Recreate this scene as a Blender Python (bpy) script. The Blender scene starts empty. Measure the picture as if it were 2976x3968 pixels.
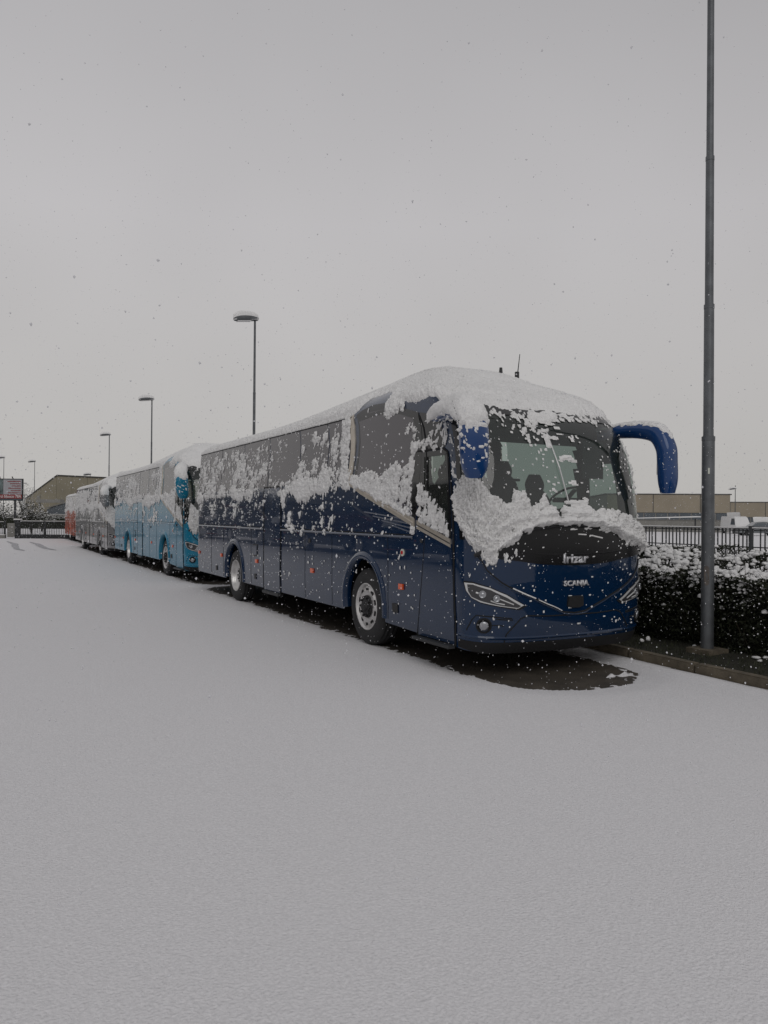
import bpy, bmesh, math, random
import numpy as np
from mathutils import Vector, Matrix
random.seed(7); np.random.seed(7)
SC = bpy.context.scene; COL = SC.collection
R = math.radians
# ------------------------------------------------------------------ camera
cam = bpy.data.cameras.new('camera'); cob = bpy.data.objects.new('camera', cam); COL.objects.link(cob)
cam.sensor_fit = 'HORIZONTAL'; cam.sensor_width = 36.0; cam.lens = 36.05
cam.clip_start = 0.05; cam.clip_end = 6000
CAM = Vector((-4.66, -6.29, 1.75))
cob.matrix_world = Matrix.Translation(CAM) @ Matrix.Rotation(R(-28.1), 4, 'Z') @ Matrix.Rotation(R(90.28), 4, 'X') @ Matrix.Rotation(R(.45), 4, 'Z')
SC.camera = cob
SC.render.resolution_x = 768; SC.render.resolution_y = 1024
# ------------------------------------------------------------------ overcast sky, sun, exposure
w = bpy.data.worlds.new('World'); SC.world = w; w.use_nodes = True
nt = w.node_tree; nt.nodes.clear()
out = nt.nodes.new('ShaderNodeOutputWorld'); bg = nt.nodes.new('ShaderNodeBackground'); bg.inputs[1].default_value = 0.1
sky = nt.nodes.new('ShaderNodeTexSky'); sky.sky_type = 'NISHITA'; sky.sun_disc = False
sky.sun_elevation = R(38); sky.sun_rotation = R(200); sky.air_density = 1.6; sky.dust_density = 3
hs = nt.nodes.new('ShaderNodeHueSaturation'); hs.inputs['Saturation'].default_value = 0.05; hs.inputs['Value'].default_value = .35
nt.links.new(sky.outputs[0], hs.inputs['Color'])
tc = nt.nodes.new('ShaderNodeTexCoord'); sp = nt.nodes.new('ShaderNodeSeparateXYZ'); nt.links.new(tc.outputs['Generated'], sp.inputs[0])
cr = nt.nodes.new('ShaderNodeValToRGB'); nt.links.new(sp.outputs[2], cr.inputs[0])
els = cr.color_ramp.elements
els[0].position = 0.0; els[0].color = (4.95, 4.82, 4.62, 1)
els[1].position = 1.0; els[1].color = (4.0, 4.0, 4.08, 1)
e = els.new(.12); e.color = (5.0, 4.88, 4.80, 1)
e = els.new(.35); e.color = (5.0, 4.88, 4.98, 1)
e = els.new(.6); e.color = (4.1, 4.03, 4.15, 1)
nz = nt.nodes.new('ShaderNodeTexNoise'); nz.inputs['Scale'].default_value = 1.6; nz.inputs['Detail'].default_value = 3
nt.links.new(tc.outputs['Generated'], nz.inputs['Vector'])
mr = nt.nodes.new('ShaderNodeMapRange'); mr.inputs[1].default_value = .3; mr.inputs[2].default_value = .7; mr.inputs[3].default_value = .93; mr.inputs[4].default_value = 1.07
nt.links.new(nz.outputs[0], mr.inputs[0])
ml = nt.nodes.new('ShaderNodeVectorMath'); ml.operation = 'SCALE'; nt.links.new(cr.outputs[0], ml.inputs[0]); nt.links.new(mr.outputs[0], ml.inputs['Scale'])
mx = nt.nodes.new('ShaderNodeMixRGB'); mx.inputs[0].default_value = .93
nt.links.new(hs.outputs[0], mx.inputs[1]); nt.links.new(ml.outputs[0], mx.inputs[2])
nt.links.new(mx.outputs[0], bg.inputs[0]); nt.links.new(bg.outputs[0], out.inputs[0])
sun = bpy.data.lights.new('sun', 'SUN'); sun.energy = 0.5; sun.angle = R(40); sun.color = (1, .98, .95)
so = bpy.data.objects.new('sun', sun); COL.objects.link(so); so.rotation_euler = (R(52), 0, R(-20))
SC.view_settings.view_transform = 'Standard'; SC.view_settings.look = 'None'
SC.view_settings.exposure = .03; SC.view_settings.gamma = 1; SC.view_settings.use_curve_mapping = False
SC.render.engine = 'CYCLES'; SC.cycles.max_bounces = 8; SC.cycles.transparent_max_bounces = 16

# ------------------------------------------------------------------ noise
def _hash(ix, iy, seed):
    n = (ix.astype(np.int64) * 374761393 + iy.astype(np.int64) * 668265263 + seed * 1274126177) & 0xffffffff
    n = ((n ^ (n >> 13)) * 1274126177) & 0xffffffff
    return ((n ^ (n >> 16)) & 0xffff) / 65535.0
def vn(x, y, seed=0):
    x = np.asarray(x, float); y = np.asarray(y, float)
    ix = np.floor(x); iy = np.floor(y); fx = x - ix; fy = y - iy
    fx = fx * fx * (3 - 2 * fx); fy = fy * fy * (3 - 2 * fy)
    a = _hash(ix, iy, seed); b = _hash(ix + 1, iy, seed); c = _hash(ix, iy + 1, seed); d = _hash(ix + 1, iy + 1, seed)
    return (a * (1 - fx) + b * fx) * (1 - fy) + (c * (1 - fx) + d * fx) * fy
def fbm(x, y, o=4, seed=0, g=.5):
    s = 0; a = 1; t = 0
    for i in range(o):
        s = s + a * vn(x * 2 ** i + 17.3 * i, y * 2 ** i - 9.1 * i, seed + i * 31); t += a; a *= g
    return s / t
def sst(a, b, x):
    t = np.clip((x - a) / (b - a), 0, 1); return t * t * (3 - 2 * t)

# ------------------------------------------------------------------ materials
def mat(name, col, rough=.5, metal=0., coat=0., bump=0, bscale=20, var=0, vscale=5, spec=.5, coatr=.03, det=4, bdist=.01):
    m = bpy.data.materials.new(name); m.use_nodes = True; n = m.node_tree; b = n.nodes['Principled BSDF']
    b.inputs['Base Color'].default_value = (*col, 1); b.inputs['Roughness'].default_value = rough
    b.inputs['Metallic'].default_value = metal; b.inputs['Coat Weight'].default_value = coat
    b.inputs['Coat Roughness'].default_value = coatr; b.inputs['Specular IOR Level'].default_value = spec
    t = n.nodes.new('ShaderNodeTexCoord')
    if var:
        z = n.nodes.new('ShaderNodeTexNoise'); z.inputs['Scale'].default_value = vscale; z.inputs['Detail'].default_value = 5
        n.links.new(t.outputs['Object'], z.inputs['Vector'])
        r = n.nodes.new('ShaderNodeValToRGB'); r.color_ramp.elements[0].position = .3; r.color_ramp.elements[1].position = .7
        r.color_ramp.elements[0].color = (*[c * (1 - var) for c in col], 1); r.color_ramp.elements[1].color = (*[min(1, c * (1 + var)) for c in col], 1)
        n.links.new(z.outputs[0], r.inputs[0]); n.links.new(r.outputs[0], b.inputs['Base Color'])
    if bump:
        z = n.nodes.new('ShaderNodeTexNoise'); z.inputs['Scale'].default_value = bscale; z.inputs['Detail'].default_value = det
        n.links.new(t.outputs['Object'], z.inputs['Vector'])
        k = n.nodes.new('ShaderNodeBump'); k.inputs['Strength'].default_value = bump; k.inputs['Distance'].default_value = bdist
        n.links.new(z.outputs[0], k.inputs['Height']); n.links.new(k.outputs[0], b.inputs['Normal'])
    return m
def glassmat(name, tint, rough=0.02, ior=1.5, op=0.0, body=(.02, .02, .02)):
    m = bpy.data.materials.new(name); m.use_nodes = True; n = m.node_tree; n.nodes.clear()
    o = n.nodes.new('ShaderNodeOutputMaterial'); tr = n.nodes.new('ShaderNodeBsdfTransparent'); tr.inputs[0].default_value = (*tint, 1)
    gl = n.nodes.new('ShaderNodeBsdfGlossy'); gl.inputs['Roughness'].default_value = rough
    df = n.nodes.new('ShaderNodeBsdfDiffuse'); df.inputs[0].default_value = (*body, 1)
    m1 = n.nodes.new('ShaderNodeMixShader'); m1.inputs[0].default_value = op
    n.links.new(tr.outputs[0], m1.inputs[1]); n.links.new(df.outputs[0], m1.inputs[2])
    fr = n.nodes.new('ShaderNodeFresnel'); fr.inputs[0].default_value = ior
    ge = n.nodes.new('ShaderNodeNewGeometry')
    # same reflectance whichever side of the thin sheet is met
    m2 = n.nodes.new('ShaderNodeMixShader'); lw = n.nodes.new('ShaderNodeLayerWeight'); lw.inputs[0].default_value = .5
    pw = n.nodes.new('ShaderNodeMath'); pw.operation = 'POWER'; pw.inputs[1].default_value = 4.2; n.links.new(lw.outputs['Facing'], pw.inputs[0])
    ma_ = n.nodes.new('ShaderNodeMath'); ma_.operation = 'MULTIPLY_ADD'; ma_.inputs[1].default_value = .90; ma_.inputs[2].default_value = .085; n.links.new(pw.outputs[0], ma_.inputs[0]); n.links.new(ma_.outputs[0], m2.inputs[0])
    n.links.new(m1.outputs[0], m2.inputs[1]); n.links.new(gl.outputs[0], m2.inputs[2]); n.links.new(m2.outputs[0], o.inputs[0])
    n.nodes.remove(fr); n.nodes.remove(ge)
    return m
def snowmat(name, col, bump=.5, bscale=60, var=.04, bdist=.01, vs=2.5):
    m = mat(name, col, .85, bump=bump, bscale=bscale, var=var, vscale=vs, spec=.25, det=6, bdist=bdist); return m
M_ = {}
M_['snow'] = snowmat('snow', (.82, .815, .81), .9, 32, .04, .035)
M_['gsnow'] = snowmat('ground_snow', (.765, .755, .77), .8, 75, .075, .016, 60)
M_['flake'] = mat('snowflake', (.84, .84, .86), .9)
_n = M_['flake'].node_tree; _t = _n.nodes.new('ShaderNodeBsdfTranslucent'); _t.inputs[0].default_value = (.95, .95, .97, 1); _x = _n.nodes.new('ShaderNodeMixShader'); _x.inputs[0].default_value = .45
_n.links.new(_n.nodes['Principled BSDF'].outputs[0], _x.inputs[1]); _n.links.new(_t.outputs[0], _x.inputs[2]); _n.links.new(_x.outputs[0], _n.nodes['Material Output'].inputs[0])
M_['asphalt'] = mat('wet_asphalt', (.068, .058, .046), .6, bump=.7, bscale=120, var=.35, vscale=3)
M_['black'] = mat('black_plastic', (.012, .012, .013), .45, bump=.2, bscale=200)
M_['gap'] = mat('gap_rubber', (.004, .004, .005), .8)
M_['gloss'] = mat('gloss_black', (.005, .005, .006), .22, spec=.35)
M_['rubber'] = mat('tyre_rubber', (.016, .016, .017), .75, bump=.5, bscale=60, var=.2)
M_['alu'] = mat('aluminium', (.62, .61, .60), .35, .9, bump=.15, bscale=30, var=.12)
M_['hub'] = mat('dark_hub', (.02, .02, .021), .55, .2, bump=.4, bscale=40)
M_['chrome'] = mat('brushed_trim', (.52, .47, .40), .32, .55, var=.1, vscale=8)
M_['silver'] = mat('silver_lettering', (.62, .62, .64), .35, .55)
M_['lampwhite'] = mat('lamp_surround', (.62, .62, .62), .35, .3)
M_['lampdark'] = mat('lamp_inside', (.03, .03, .033), .3, coat=.5)
M_['lens'] = mat('lamp_lens', (.35, .36, .38), .08, .75, coat=1)
M_['amber'] = mat('amber_reflector', (.75, .10, .015), .2, coat=.8)
M_['red'] = mat('red_reflector', (.5, .01, .012), .2, coat=.8)
M_['screen'] = glassmat('green_glass', (.46, .56, .52), .01, op=.05, body=(.3, .36, .33))
M_['dglass'] = glassmat('door_glass', (.40, .46, .42), .01, op=.05, body=(.3, .33, .3))
M_['fglass'] = glassmat('far_side_glass', (.50, .55, .53), .01)
M_['pane'] = mat('dark_side_glass', (.062, .055, .063), .04, spec=.9)
M_['pane2'] = mat('black_glass_edge', (.010, .010, .011), .06, spec=.7)
M_['liner'] = mat('grey_lining', (.035, .042, .04), .9)
M_['seat'] = mat('seat_fabric', (.018, .022, .022), .9, bump=.4, bscale=80)
M_['conc'] = mat('concrete_kerb', (.12, .10, .072), .9, bump=.8, bscale=50, var=.35, vscale=6)
M_['soil'] = mat('wet_soil', (.020, .019, .012), 1, bump=1, bscale=30, var=.5, vscale=9)
M_['galv'] = mat('galvanised_steel', (.115, .122, .13), .5, .45, bump=.2, bscale=60, var=.22, vscale=7)
M_['steel'] = mat('dark_steel', (.035, .037, .040), .5, .3, var=.15)
M_['fence'] = mat('fence_steel', (.045, .048, .05), .6, .2, var=.2)
M_['leaf'] = mat('hedge_leaf', (.020, .024, .012), .6, var=.55, vscale=14, spec=.3)
M_['twig'] = mat('twig', (.05, .038, .026), .9)
M_['bark'] = mat('bark', (.05, .045, .038), .9, bump=.6, bscale=30)
M_['frost'] = mat('frosted_twigs', (.33, .33, .33), .9)
M_['beige'] = mat('beige_precast', (.30, .26, .20), .85, bump=.3, bscale=8, var=.10, vscale=.35)
M_['beige2'] = mat('olive_precast', (.26, .235, .175), .85, bump=.3, bscale=8, var=.12, vscale=.35)
M_['greywall'] = mat('grey_wall', (.22, .215, .20), .85, var=.12, vscale=.5)
M_['win'] = mat('far_window', (.08, .095, .11), .15, spec=.6)
M_['roofdark'] = mat('roof_edge', (.045, .043, .04), .7)
M_['white'] = mat('white_paint', (.7, .7, .7), .5, var=.05)
M_['greycar'] = mat('grey_car_paint', (.12, .13, .14), .3, coat=.5)
M_['signgrey'] = mat('sign_grey', (.36, .36, .38), .6, var=.08)
M_['signred'] = mat('sign_red', (.26, .045, .045), .6)
M_['signpic'] = mat('sign_picture', (.10, .13, .13), .6, var=.7, vscale=2.2)
M_['track'] = mat('tyre_track_slush', (.42, .42, .44), .8, bump=.5, bscale=30, var=.15, vscale=3)
M_['rust'] = mat('rusty_hatch', (.11, .095, .085), .7, var=.25, vscale=20)
M_['yel'] = mat('pale_sticker', (.6, .62, .55), .6)
def paint(name, col, rough=.28, metal=.25, spec=.12, coat=1.):
    return mat(name, col, rough, metal, coat=coat, spec=spec, var=.05, vscale=1.2, coatr=.02)

# ------------------------------------------------------------------ object helpers
def obj(name, me, m=None, parent=None, kind=None):
    o = bpy.data.objects.new(name, me); COL.objects.link(o)
    if m is not None and me is not None:
        if len(me.materials) == 0: me.materials.append(m)
    if parent: o.parent = parent
    if kind: o['kind'] = kind
    return o
def empty(name, loc=(0, 0, 0), rz=0):
    o = bpy.data.objects.new(name, None); COL.objects.link(o); o.location = loc; o.rotation_euler = (0, 0, rz)
    o.empty_display_size = .3
    return o
def tag(o, label, cat, group=None):
    o['label'] = label; o['category'] = cat
    if group: o['group'] = group
    return o
def pydata(v, f, smooth=True):
    me = bpy.data.meshes.new('m'); me.from_pydata([tuple(map(float, p)) for p in v], [], f)
    if smooth: me.polygons.foreach_set('use_smooth', [True] * len(me.polygons))
    me.update(); return me
def npmesh(V, F, smooth=True):
    """V (n,3), F (m,4) int"""
    me = bpy.data.meshes.new('m'); me.vertices.add(len(V)); me.vertices.foreach_set('co', V.astype(np.float32).ravel())
    m, k = F.shape
    me.loops.add(m * k); me.loops.foreach_set('vertex_index', F.astype(np.int32).ravel())
    me.polygons.add(m); me.polygons.foreach_set('loop_start', np.arange(0, m * k, k, dtype=np.int32))
    me.polygons.foreach_set('loop_total', np.full(m, k, np.int32))
    if smooth: me.polygons.foreach_set('use_smooth', np.ones(m, bool))
    me.update(calc_edges=True); me.validate(); return me
def gridmesh(P, keep=None, smooth=True):
    """P (a,b,3), keep (a-1,b-1) bool"""
    a, b = P.shape[:2]; idx = np.arange(a * b).reshape(a, b)
    F = np.stack([idx[:-1, :-1], idx[1:, :-1], idx[1:, 1:], idx[:-1, 1:]], -1)
    F = F[keep] if keep is not None else F.reshape(-1, 4)
    F = F.reshape(-1, 4); u, inv = np.unique(F, return_inverse=True)
    return npmesh(P.reshape(-1, 3)[u], inv.reshape(-1, 4), smooth)
class MB:
    def __init__(s): s.v = []; s.f = []
    def add(s, v, f):
        o = len(s.v); s.v += [tuple(p) for p in v]; s.f += [tuple(i + o for i in q) for q in f]; return s
    def box(s, c, d, rz=0, bev=0):
        cx, cy, cz = c; x, y, z = d[0] / 2, d[1] / 2, d[2] / 2; ca, sa = math.cos(rz), math.sin(rz)
        P = [(-x, -y, -z), (x, -y, -z), (x, y, -z), (-x, y, -z), (-x, -y, z), (x, -y, z), (x, y, z), (-x, y, z)]
        P = [(cx + a * ca - b * sa, cy + a * sa + b * ca, cz + q) for a, b, q in P]
        return s.add(P, [(0, 3, 2, 1), (4, 5, 6, 7), (0, 1, 5, 4), (1, 2, 6, 5), (2, 3, 7, 6), (3, 0, 4, 7)])
    def tube(s, pts, rad, n=8, cap=True, flat=None):
        pts = [Vector(p) for p in pts]; rad = rad if hasattr(rad, '__len__') else [rad] * len(pts)
        rings = []; up = Vector((0, 0, 1))
        for i, p in enumerate(pts):
            t = (pts[min(i + 1, len(pts) - 1)] - pts[max(i - 1, 0)]).normalized()
            a = t.cross(up)
            if a.length < .05: a = Vector((1, 0, 0))
            a.normalize(); b = a.cross(t).normalized()
            r = rad[i]; ra, rb = (r, r) if not hasattr(r, '__len__') else r
            rings.append([p + a * math.cos(k * 2 * math.pi / n) * ra + b * math.sin(k * 2 * math.pi / n) * rb for k in range(n)])
        v = [q for r_ in rings for q in r_]; f = []
        for i in range(len(pts) - 1):
            for k in range(n): f.append((i * n + k, i * n + (k + 1) % n, (i + 1) * n + (k + 1) % n, (i + 1) * n + k))
        if cap: f.append(tuple(range(n))[::-1]); f.append(tuple((len(pts) - 1) * n + k for k in range(n)))
        return s.add(v, f)
    def prism(s, poly, z0, z1):
        n = len(poly); v = [(x, y, z0) for x, y in poly] + [(x, y, z1) for x, y in poly]
        f = [tuple(range(n))[::-1], tuple(range(n, 2 * n))] + [(i, (i + 1) % n, n + (i + 1) % n, n + i) for i in range(n)]
        return s.add(v, f)
    def mesh(s, smooth=False): return pydata(s.v, s.f, smooth)
    def build(s, name, m, parent=None, smooth=False, kind=None):
        me = s.mesh(smooth)
        if smooth:
            try: me.set_sharp_from_angle(angle=R(35))
            except Exception: pass
        return obj(name, me, m, parent, kind)
def revolve(prof, n=32, axis='x'):
    """prof list of (a, r): a along axis"""
    V = []; F = []
    for a, r in prof:
        for k in range(n):
            t = 2 * math.pi * k / n; V.append((a, r * math.cos(t), r * math.sin(t)))
    for i in range(len(prof) - 1):
        for k in range(n): F.append((i * n + k, i * n + (k + 1) % n, (i + 1) * n + (k + 1) % n, (i + 1) * n + k))
    return V, F

# ------------------------------------------------------------------ coach surface: A runs round the plan (|A|<1 nose, 1..2 flanks), v is height then roof
YR=11.85; GV=3.15
def yn(z): return np.interp(z,[.2,.35,.6,1.0,1.4,1.8,2.1,2.4,2.6,2.8,3.0,3.15],[.42,.33,.29,.28,.28,.30,.345,.42,.50,.62,.82,1.05])
def dn(z): return np.interp(z,[.3,1.4,2.4,3.15],[.46,.48,.46,.42])
def ysd(z): return yn(z)+dn(z)
def hw(z): return np.interp(z,[.25,.45,.7,2.2,3.0,3.15],[1.235,1.262,1.275,1.275,1.235,1.222])
NE=2.9
def zt(y):
    y=np.asarray(y,float)
    s=np.clip((7.9-y)/(7.9-2.2),0,1); s=(s*s*(3-2*s))**1.25
    z=3.42+.28*s-.18*np.clip((2.4-y)/1.4,0,1)**1.3
    return z-.22*np.clip((y-11.3)/.55,0,1)**2
def M(A,v):
    A=np.asarray(A,float);v=np.asarray(v,float)
    A,v=np.broadcast_arrays(A,v)
    z=np.minimum(v,GV); sg=np.sign(A)+(A==0); a=np.abs(A)
    al=np.minimum(a,1)*np.pi/2
    w=hw(z); y0=yn(z); d=dn(z)
    x=w*np.abs(np.sin(al))**(2/NE)
    y=y0+d*(1-np.abs(np.cos(al))**(2/NE))
    ys=y0+d
    y=np.where(a>1,ys+(a-1)*(YR-ys),y)
    # rear corner rounding
    rc=np.clip((y-(YR-.22))/.22,0,1); x=x-.16*(1-np.sqrt(np.clip(1-rc**2,0,1)))
    r=np.clip(v-GV,0,1)
    ysp=np.maximum(y,3.6); 
    X=x*(1-r); Y=y+(ysp-y)*r
    g=(1-(1-r)**2.2)**(.62+.10*np.clip((2.3-y)/1.2,0,1))
    zz=GV+(zt(Y)-GV)*g
    pod=np.clip((.60-X)/.24,0,1); pod=pod*pod*(3-2*pod)
    fy=np.clip((Y-1.35)/.9,0,1)*np.clip((8.3-Y)/3.5,0,1)
    Z=np.where(v>GV,zz+.08*pod*fy**.8,z)
    return np.stack([1.275+sg*X,Y,Z],-1)
def sideA(y,z): return 1+(y-ysd(z))/(YR-ysd(z))

def yA(y, z, s=-1): return s * (1 + (y - ysd(z)) / (YR - ysd(z)))
def Ax(x, z):
    t = np.clip(np.abs(np.asarray(x, float)) / hw(z), 0, 1); return np.sign(x) * (2 / np.pi) * np.arcsin(t ** (NE / 2))
def SN(A, v, off=0.):
    A = np.asarray(A, float); v = np.asarray(v, float); A, v = np.broadcast_arrays(A, v)
    e = 4e-3
    a1 = M(A + np.where(np.abs(A) > 1, e * .3, e), v); a0 = M(A - np.where(np.abs(A) > 1, e * .3, e), v); b1 = M(A, v + e); b0 = M(A, v - e)
    n = np.cross(a1 - a0, b1 - b0); n /= np.maximum(np.linalg.norm(n, axis=-1, keepdims=True), 1e-12)
    return M(A, v) + n * np.asarray(off)[..., None] if np.ndim(off) else M(A, v) + n * off
def UA(A): a = abs(A); return math.copysign(a * 1.55 if a <= 1 else 1.55 + (a - 1) * 11, A)
def AU(u): a = abs(u); return math.copysign(a / 1.55 if a <= 1.55 else 1 + (a - 1.55) / 11, u)
def patchmesh(poly, off, thick=.012, step=(.09, .12)):
    """poly of (A,v): a plate lying on the coach's skin"""
    bm = bmesh.new(); P = [(UA(a), v) for a, v in poly]; Q = []
    for i, p in enumerate(P):
        q = P[(i + 1) % len(P)]; n = max(1, int(math.hypot(p[0] - q[0], p[1] - q[1]) / .15))
        for k in range(n): Q.append((p[0] + (q[0] - p[0]) * k / n, p[1] + (q[1] - p[1]) * k / n))
    ar = sum(Q[i - 1][0] * Q[i][1] - Q[i][0] * Q[i - 1][1] for i in range(len(Q)))
    if ar < 0: Q = Q[::-1]
    bm.faces.new([bm.verts.new((x, y, 0)) for x, y in Q])
    us = [q[0] for q in Q]; vs = [q[1] for q in Q]
    u = math.floor(min(us) / step[0]) * step[0]
    while u < max(us):
        st = step[0] if abs(u) < 1.7 or abs(u) > 12.0 else .5
        bmesh.ops.bisect_plane(bm, geom=bm.verts[:] + bm.edges[:] + bm.faces[:], plane_co=(u, 0, 0), plane_no=(1, 0, 0)); u += st
    v = math.floor(min(vs) / step[1]) * step[1]
    while v < max(vs):
        bmesh.ops.bisect_plane(bm, geom=bm.verts[:] + bm.edges[:] + bm.faces[:], plane_co=(0, v, 0), plane_no=(0, 1, 0)); v += step[1]
    if thick:
        top = bm.faces[:]
        r = bmesh.ops.extrude_face_region(bm, geom=top)
        for e_ in r['geom']:
            if isinstance(e_, bmesh.types.BMVert): e_.co.z = 1
        bmesh.ops.delete(bm, geom=top, context='FACES')
    vv = bm.verts[:]; A = np.array([AU(x.co.x) for x in vv]); V_ = np.array([x.co.y for x in vv]); O = np.array([off if (x.co.z > .5 or not thick) else off - thick for x in vv])
    P3 = SN(A, V_, O)
    for x, p in zip(vv, P3): x.co = p
    bmesh.ops.triangulate(bm, faces=[f for f in bm.faces if len(f.verts) > 4])
    for f in bm.faces: f.smooth = True
    me = bpy.data.meshes.new('m'); bm.to_mesh(me); bm.free()
    try: me.set_sharp_from_angle(angle=R(40))
    except Exception: pass
    return me
def patch(name, poly, m, parent, off=.006, thick=.012, **k): return obj(name, patchmesh(poly, off, thick, **k), m, parent)
def side(poly, s=-1): return [(float(yA(y, z, s)), z) for y, z in poly]
def mir(poly): return [(-a, v) for a, v in poly]
def line(name, pts, m, parent, r=.012, off=0., s=None, n=6, smooth=True):
    """a bead or shut-line on the skin; pts of (A,v), or (y,z) when a side s is given"""
    if s is not None: pts = side(pts, s)
    D = []
    for i in range(len(pts) - 1):
        a, b = pts[i], pts[i + 1]; L = math.hypot(UA(a[0]) - UA(b[0]), a[1] - b[1]); k = max(1, int(L / .08))
        for j in range(k): D.append((a[0] + (b[0] - a[0]) * j / k, a[1] + (b[1] - a[1]) * j / k))
    D.append(pts[-1])
    P = SN(np.array([d[0] for d in D]), np.array([d[1] for d in D]), off)
    return MB().tube([tuple(p) for p in P], r, n).build(name, m, parent, True)
def inpoly(x, y, poly):
    c = np.zeros(np.shape(x), bool); n = len(poly)
    for i in range(n):
        x0, y0 = poly[i - 1]; x1, y1 = poly[i]
        if y0 == y1: continue
        c ^= ((y0 > y) != (y1 > y)) & (x < (x1 - x0) * (y - y0) / (y1 - y0) + x0)
    return c
def sym(half):  # half outline given for A<=0, bottom centre to top centre
    return half + [(-a, v) for a, v in half[::-1]]
GLASS = sym([(0, 1.50), (-.55, 1.50), (-.93, 1.56), (-.925, 2.0), (-.905, 2.4), (-.86, 2.72), (-.81, 2.90), (-.6, 2.935), (-.3, 2.94), (-.0001, 2.93)])
DOORG = [(1.455, 2.45), (1.00, 2.45), (.93, 2.1), (.885, 1.585), (1.455, 1.725)]
BIGWIN = [(3.33, 3.12), (2.9, 3.145), (2.5, 3.135), (2.1, 3.08), (1.66, 2.98), (1.64, 1.70), (3.32, 2.14)]
ARF, ARR = (3.03, .56), (8.86, .56)
def arch(c, r, zb=.36, n=14):
    P = [(c[0] + r, zb)] + [(c[0] + r * math.cos(t), c[1] + r * 1.06 * math.sin(t)) for t in np.linspace(.12, math.pi - .12, n)] + [(c[0] - r, zb)]
    return P
def skirt(y): return np.interp(y, [0, .35, .9, 3.5, 12], [.25, .27, .335, .42, .43])
PANES = [(3.62, 4.32), (4.36, 5.44), (5.48, 6.88), (6.92, 8.33), (8.37, 9.85), (9.89, 11.62)]
def bodymesh(ds, far_open=True, off=0., z0=None, close=True, open_near=True):
    nF = int(2.9 / ds[0]); nS = int(11 / ds[0])
    A = np.concatenate([np.linspace(-2, -1, nS, endpoint=False), np.linspace(-1, 1, nF, endpoint=False), np.linspace(1, 2, nS + 1)])
    v = np.concatenate([np.linspace(.25, 3.15, int(2.9 / ds[1])), GV + np.linspace(0, 1, 26)[1:] ** 1.7])
    AA, VV = np.meshgrid(A, v, indexing='ij')
    yy = M(AA, np.full_like(VV, .4))[..., 1]
    V2 = np.where(VV < .7, .7 - (.7 - VV) / .45 * (.7 - skirt(yy)), VV)
    if z0 is not None: V2 = np.maximum(V2, z0)
    P = SN(AA, V2, off) if off else M(AA, V2)
    Ac = (AA[:-1, :-1] + AA[1:, 1:]) / 2; Vc = (V2[:-1, :-1] + V2[1:, 1:]) / 2
    yc = ysd(Vc) + (np.abs(Ac) - 1) * (YR - ysd(Vc))
    keep = np.ones(Ac.shape, bool); sidef = np.abs(Ac) > 1
    keep &= ~inpoly(Ac, Vc, GLASS)
    for c in (ARF, ARR): keep &= ~(sidef & inpoly(yc, Vc, arch(c, .60, .2)))
    if open_near: keep &= ~(sidef & (Ac < 0) & inpoly(yc, Vc, DOORG))
    if far_open:
        f = sidef & (Ac > 0)
        keep &= ~(f & inpoly(yc, Vc, DOORG)); keep &= ~(f & inpoly(yc, Vc, BIGWIN))
        for a, b in PANES: keep &= ~(f & (yc > a + .05) & (yc < b - .05) & (Vc > 2.3) & (Vc < 3.08))
    if z0 is not None: keep &= (V2[:-1, :-1] < V2[1:, 1:] - 1e-6)
    me = gridmesh(P, keep)
    return me
def rearcap(off=.0):
    v = np.concatenate([np.linspace(.43, 3.15, 24), GV + np.linspace(0, 1, 14)[1:]]); L = M(np.full(v.shape, -2.), v); Rr = M(np.full(v.shape, 2.), v)
    P = np.stack([L + (Rr - L) * t + np.array([0, .10 * (1 - (2 * t - 1) ** 2), 0]) for t in np.linspace(0, 1, 9)])
    return gridmesh(P)
def fontmesh(txt, size, mapper, bold=.0):
    c = bpy.data.curves.new('t', 'FONT'); c.body = txt; c.size = size; c.offset = bold; c.resolution_u = 3
    o = bpy.data.objects.new('t', c); COL.objects.link(o); bpy.context.view_layer.update()
    me = bpy.data.meshes.new_from_object(o.evaluated_get(bpy.context.evaluated_depsgraph_get()))
    bpy.data.objects.remove(o)
    bm = bmesh.new(); bm.from_mesh(me); bpy.data.meshes.remove(me)
    bmesh.ops.remove_doubles(bm, verts=bm.verts, dist=1e-5)
    w = max(v.co.x for v in bm.verts)
    r = bmesh.ops.extrude_face_region(bm, geom=bm.faces[:])
    for e_ in r['geom']:
        if isinstance(e_, bmesh.types.BMVert): e_.co.z = 1
    for v in bm.verts: v.co = mapper(v.co.x, v.co.y, w, v.co.z > .5)
    bmesh.ops.recalc_face_normals(bm, faces=bm.faces[:])
    m2 = bpy.data.meshes.new('m'); bm.to_mesh(m2); bm.free(); return m2
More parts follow.
